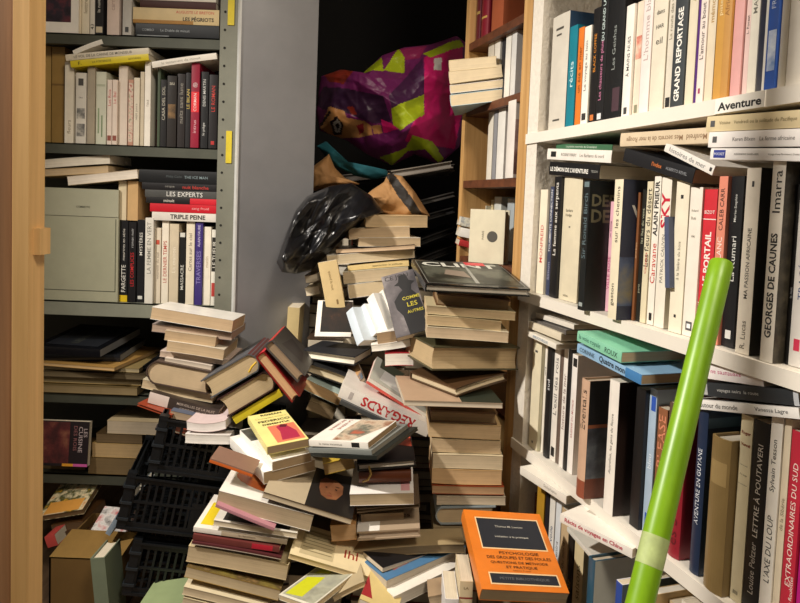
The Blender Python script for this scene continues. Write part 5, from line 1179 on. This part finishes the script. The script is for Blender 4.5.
# ---- M: between that stack and the middle one
gm2 = 'books fanned out low in the heap'
pile('X', '', (262, 497.5, 350.5, 525), 6.5, 1.125, '#4a3a30', L=.14, pitch=4, pages='#c2ae8c', label='large book with a dark-haired woman\'s portrait on the cover, low in the heap', group=gm2,
     deco=[FR('#1d1917', 0, .45, 1, 1), FR('#b8a88c', 0, 0, 1, .46), FP([(.2, .6), (.3, .55), (.5, .56), (.66, .6), (.72, .68), (.68, .78), (.5, .84), (.3, .83), (.2, .74)], PIC(['#5a3624', '#8a5a3c', '#9c6846'], 14, 3)), FP([(.2, .6), (.3, .55), (.5, .56), (.45, .66), (.3, .7), (.2, .7)], '#7a4a30'), FP([(.42, .745), (.45, .74), (.46, .765), (.43, .77)], '#2a1510'), FP([(.42, .63), (.45, .625), (.46, .645), (.43, .65)], '#2a1510'), FP([(.36, .74), (.38, .74), (.38, .78), (.36, .79)], '#3a2015'), FP([(.55, .69), (.57, .67), (.58, .72)], '#6a3c26'), FP([(.62, .67), (.645, .67), (.645, .725), (.62, .72)], '#7c3a30')])
pile('X', '', (325, 475, 355, 468), 12, 1.22, '#c8a83a', L=.1, pages='#b8944c', side='fore', yaw=8, label='yellow-brown book stub under the grey magazine', group=gm2)
pile('X', '', (331.5, 542, 357, 540), 17, 1.16, '#bf8e58', L=.1, pages='#c09662', label='orange-tan thick paperback beside the hardback with white cover', group=gm2)
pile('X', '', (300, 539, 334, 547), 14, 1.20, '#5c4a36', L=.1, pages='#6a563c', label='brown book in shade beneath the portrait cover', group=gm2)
pile('X', '', (288, 558.5, 372, 583), 6.5, 1.12, '#e4d2a8', L=.085, pitch=10, pages='#cdb078', label='cream page-printed book with red initials, low in the heap', group=gm2,
     deco=[FT_('Ihl', '#a03c28', .35, .62, .75, .78, 'up'), FR('#c4b48c', .12, .1, .9, .5)] + [FR('#8a7c5c', .16 + .1 * i, .12, .18 + .1 * i, .48) for i in range(7)])
pile('X', '', (279.5, 600, 313, 612), 6, 1.08, '#d6d2c0', L=.125, yaw=-36, pitch=4, side='tail', pages='#c8b080', label='book with a grey and lime-yellow cover, low beside the tall stack', group=gm2, deco=[FR(PIC(['#8a8a80', '#a8a894', '#6a685c'], 16, 3), .04, .04, .96, .96), FP([(.1, .06), (.55, .1), (.5, .6), (.1, .5)], '#c2c422'), FP([(.15, .6), (.5, .7), (.4, .9), (.2, .85)], '#b8bc4a')])
pile('X', '', (334, 601, 366, 585), 6, 1.08, '#b0a080', L=.1, yaw=10, pages='#b49c70', label='tan-edged paperback beside the yellow-red one at the bottom', group=gm2)
pile('X', '', (357, 606, 394, 622), 9, 1.05, '#d8c284', L=.12, yaw=-10, side='tail', label='yellowish paperback with a red corner under the blue-covered book', group=gm2, deco=[FP([(0, .1), (.3, .1), (0, .6)], '#a02c30')])
# ---- H: the middle stack with the picture-covered white book
Y = 1.17
gh = 'books of the middle stack'
pile('X', '', (309.5, 446, 368.5, 449), 6.5, Y, '#e9e4da', side='spine', L=.115, yaw=-26, pitch=3, label='white paperback with a red-haired picture topmost on the middle stack', group=gh, pages='#9a7c50',
     deco=[R('#1b1a1a', .15, .14, .9, .27), S('la reine inconnue', '#8a867c', .35, .9, .35, 'down'), FP([(.05, .3), (.75, .02), (.98, .02), (.98, .62), (.5, .66), (.05, .62)], PIC(['#3a2c24', '#8a5a40', '#c8b49c', '#5a6054', '#b0583c'], 18, 6)), FT_('LA REINE', '#b0706a', .5, .74, .95, .8, 'flip'), FT_('INCONNUE', '#b0706a', .45, .86, .95, .92, 'flip')])
pile('X', '', (309, 452.5, 372, 455), 5, Y, '#7a7e7a', side='spine', L=.14, yaw=-28, pitch=3, label='grey magazine beneath the picture-covered white paperback', group=gh, name='magazine', pages='#8a8474')
pile('X', '', (311, 457, 377.5, 460.5), 4, Y, '#1d211e', side='spine', L=.15, yaw=-30, pitch=3, label='black-green magazine beneath the grey one, middle stack', group=gh, name='magazine', pages='#4a463c')
pile('X', '', (357.5, 471.5, 416, 466.5), 8, Y, '#1f1d1f', side='fore', L=.13, yaw=4, pitch=5, label='black book with a coral picture and white edge, middle stack', group=gh, hard=True, pages='#d6ccb8', deco=[FP([(.1, .75), (.5, .7), (.6, .98), (.1, .98)], '#d0563c'), FT_('HISTOIRES', '#b0a8a0', .35, .45, .45, .85, 'up')])
lt = pile('X', '', (359, 483, 411.5, 481.5), 11, Y + .005, '#5a2c14', side='spine', L=.11, hard=True, label='brown leather-bound book with a ribbon, middle stack', group=gh, rough=.3)
rb = MB(); rb.tube([at(363, 481.5, 1.165), at(368, 480, 1.155), at(371, 474, 1.155), at(369.5, 468.5, 1.158), at(369, 466.5, 1.165)], .0017, M('#d0ac5c', .6), 6)
o = rb.build('ribbon'); o.parent = lt; o.matrix_parent_inverse = lt.matrix_basis.inverted(); o['label'] = 'pale yellow ribbon'
pile('X', '', (350, 506, 414, 504.5), 13, Y - .02, '#e9e4de', side='fore', L=.13, yaw=0, pitch=4, label='thick white-covered paperback with a pink stamp, middle stack', group=gh, pages='#b8a078', deco=[FR('#d8a0a4', .66, .8, .94, .94), FT_('ANNIE', '#22201e', .72, .1, .86, .28, 'up')])
pile('X', '', (357, 513, 420, 507), 4, Y - .015, '#5a4a38', side='fore', L=.13, hard=True, pages='#6e5838', label='thin brown hardback under the pink-stamped white one', group=gh)
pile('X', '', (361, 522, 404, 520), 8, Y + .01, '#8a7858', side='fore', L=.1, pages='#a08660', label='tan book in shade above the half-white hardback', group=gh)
pile('X', '', (357.5, 541, 420.5, 537), 10, Y - .02, '#a8947c', side='fore', L=.13, hard=True, pages='#c2ac90', pitch=4, label='hardback with a half-white lettered cover near the bottom of the middle stack', group=gh, deco=[FR('#e2dcd2', .55, 0, 1, .36), FT_('ravages', '#2c2420', .6, .38, .75, .85, 'up')])
pile('X', '', (349, 558, 464.5, 549.5), 9, 1.165, '#a4906c', side='fore', L=.055, pitch=0, pages='#7c6848', label='broad brown-grey folder under the middle stack and the column', group=gh, name='folder', bend=-.004)
# ---- J: bottom centre
gj = 'books jutting out at the bottom of the heap'
pile('X', '', (382.5, 572, 434, 556), 5.5, 1.115, '#1c1a1b', side='fore', L=.09, yaw=37, pages='#c8b89a', label='black-covered paperback on the blue-covered one at the bottom', group=gj)
pile('X', '', (386.5, 592, 466, 557), 12, 1.095, '#4c769c', side='fore', L=.085, yaw=37, pages='#b8ac98', label='blue-covered thick paperback at the bottom of the heap', group=gj, deco=[FP([(.0, .1), (.8, .15), (.7, .8), (.1, .75)], PIC(['#c8ccc4', '#7a8a9a', '#b0584a', '#3a3a3a'], 18, 4))])
pile('X', '', (394, 608, 471, 570), 12, 1.075, '#e8e2d6', side='fore', L=.09, yaw=37, pages='#c2b8a6', label='white paperback lit along its top, below the blue-covered one', group=gj)
pile('X', '', (443, 625, 443.5, 596), 14, 1.01, '#e6e4e0', side='spine', L=.08, label='white upright book with a blue curve at the bottom edge', group=gj, deco=[FR('#e6e4e0', 0, 0, 1, 1), R('#2c3f8c', .1, .5, .9, .62)]) if False else None
def upright(x0, x1, yb, yt, Y, col, lab, grp, W=.08, yaw=0, **k):
    a, b = at(x0, yb, Y), at(x1, yb, Y); h = (yb - yt) * Y / F
    mw = Matrix.Translation(a) @ Matrix.Rotation(math.radians(yaw), 4, 'Z') @ Matrix(((0, 0, 1, 0), (1, 0, 0, 0), (0, 1, 0, 0), (0, 0, 0, 1)))
    return make_book(mw, W, h, b.x - a.x, col, lab, grp, **k)
upright(456.5, 469.5, 660, 575, 1.00, '#d9c8a4', 'cream upright book with a dark red line at the bottom edge', gj, deco=[R('#8a2c2c', 0, .78, 1, .8), T('LA', '#7a6a4c', .3, .9, .7, .93), T('SUITE', '#7a6a4c', .2, .62, .8, .65)])
upright(442.5, 456, 660, 594, .995, '#e4e2e0', 'white upright book with a blue curve at the bottom edge', gj, deco=[R('#2c3f8c', .1, .86, .9, .9), R('#2c3f8c', .78, .6, .92, .88)])
pile('X', '', (430, 606, 456, 601), 10, 1.06, '#a0886c', side='fore', L=.05, pages='#a8906c', label='tan-pink book behind the two small upright ones', group=gj)
# ---- K: the orange book
pile('X', '', (479, 600, 566, 604), 15, .965, '#dd7a26', side='tail', L=.165, pitch=17, yaw=7, pages='#a58e68', label='orange paperback with dark blue title panels lying in front of the column', group=gj, rough=.32,
     deco=[FR('#e8c898', .12, .485, .93, .905), FR('#23262e', .135, .5, .915, .89), FR('#e8c898', .12, .06, .93, .2), FR('#23262e', .135, .075, .915, .185), FT_('Thomas M. Lawson', '#b8b4a8', .35, .77, .7, .8), FT_('initiation à la pratique', '#c8c4b8', .25, .63, .8, .66),
           FT_('PSYCHOLOGIE', '#3c2410', .3, .42, .8, .455), FT_('DES GROUPES ET DES FOULES', '#3c2410', .15, .36, .92, .4), FT_('QUESTIONS DE MÉTHODE', '#3c2410', .12, .3, .92, .34), FT_('ET PRATIQUE', '#3c2410', .35, .245, .72, .28), FT_('éditions du pont', '#8a4a18', .4, .215, .65, .235), FT_('PETITE BIBLIOTHÈQUE', '#6a6c70', .2, .11, .85, .15)])

# ---- the buried lower layers of the heap
hp = MB(); rnd = random.Random(3)
cols = ['#3a3028', '#5a4632', '#2a2a2c', '#6a5c48', '#4a3a2c', '#7a2c20']
def column(x, y, z0, z1, w, d, yaw):
    z = z0
    while z < z1 - .012:
        t = min(rnd.uniform(.018, .04), z1 - z)
        X = Matrix.Translation((x + rnd.uniform(-.008, .008), y + rnd.uniform(-.008, .008), z)) @ Matrix.Rotation(math.radians(yaw + rnd.uniform(-7, 7)), 4, 'Z')
        ww, dd = w * rnd.uniform(.9, 1), d * rnd.uniform(.9, 1)
        cm = M(rnd.choice(cols)); c = .0012
        hp.box((-ww / 2, -dd / 2, 0), (ww / 2, dd / 2, c), cm, X); hp.box((-ww / 2, -dd / 2, t - c - .0004), (ww / 2, dd / 2, t - .0004), cm, X)
        hp.box((-ww / 2, dd / 2 - .002, c), (ww / 2, dd / 2, t - c), cm, X)
        hp.box((-ww / 2 + .003, -dd / 2 + .002, c), (ww / 2 - .003, dd / 2 - .003, t - c), PAGES(rnd.choice(PG)), X)
        z += t
for (px, py, Y, w, d, yaw) in [
   (294, 432, 1.45, .08, .10, -8), (255, 502, 1.265, .13, .09, 5), (395, 268, 2.0, .3, .25, 0), (334, 198, 1.80, .12, .10, 0),
   (372, 302, 1.64, .17, .12, 0), (330, 330, 1.62, .10, .12, 5), (322, 424, 1.50, .10, .10, -6), (385, 372, 1.46, .12, .10, 3), (385, 478, 1.41, .12, .08, 10), (350, 452, 1.43, .09, .08, 10),
   (463, 558, 1.31, .14, .11, 0), (240, 655, 1.20, .17, .10, 0), (290, 498, 1.27, .10, .09, 12), (345, 482, 1.29, .11, .09, -12),
   (320, 560, 1.23, .10, .09, 0), (395, 567, 1.20, .15, .09, 0), (425, 620, 1.09, .13, .09, 20), (330, 620, 1.13, .14, .08, 0), (515, 612, 1.02, .12, .10, 4)]:
    p = at(px, py, Y); column(p.x, p.y, 0, p.z, w, d, yaw)
o = hp.build('buried_books'); tag(o, 'buried lower layers of the collapsed book heap, glimpsed only through its gaps', 'books', None, 'stuff')
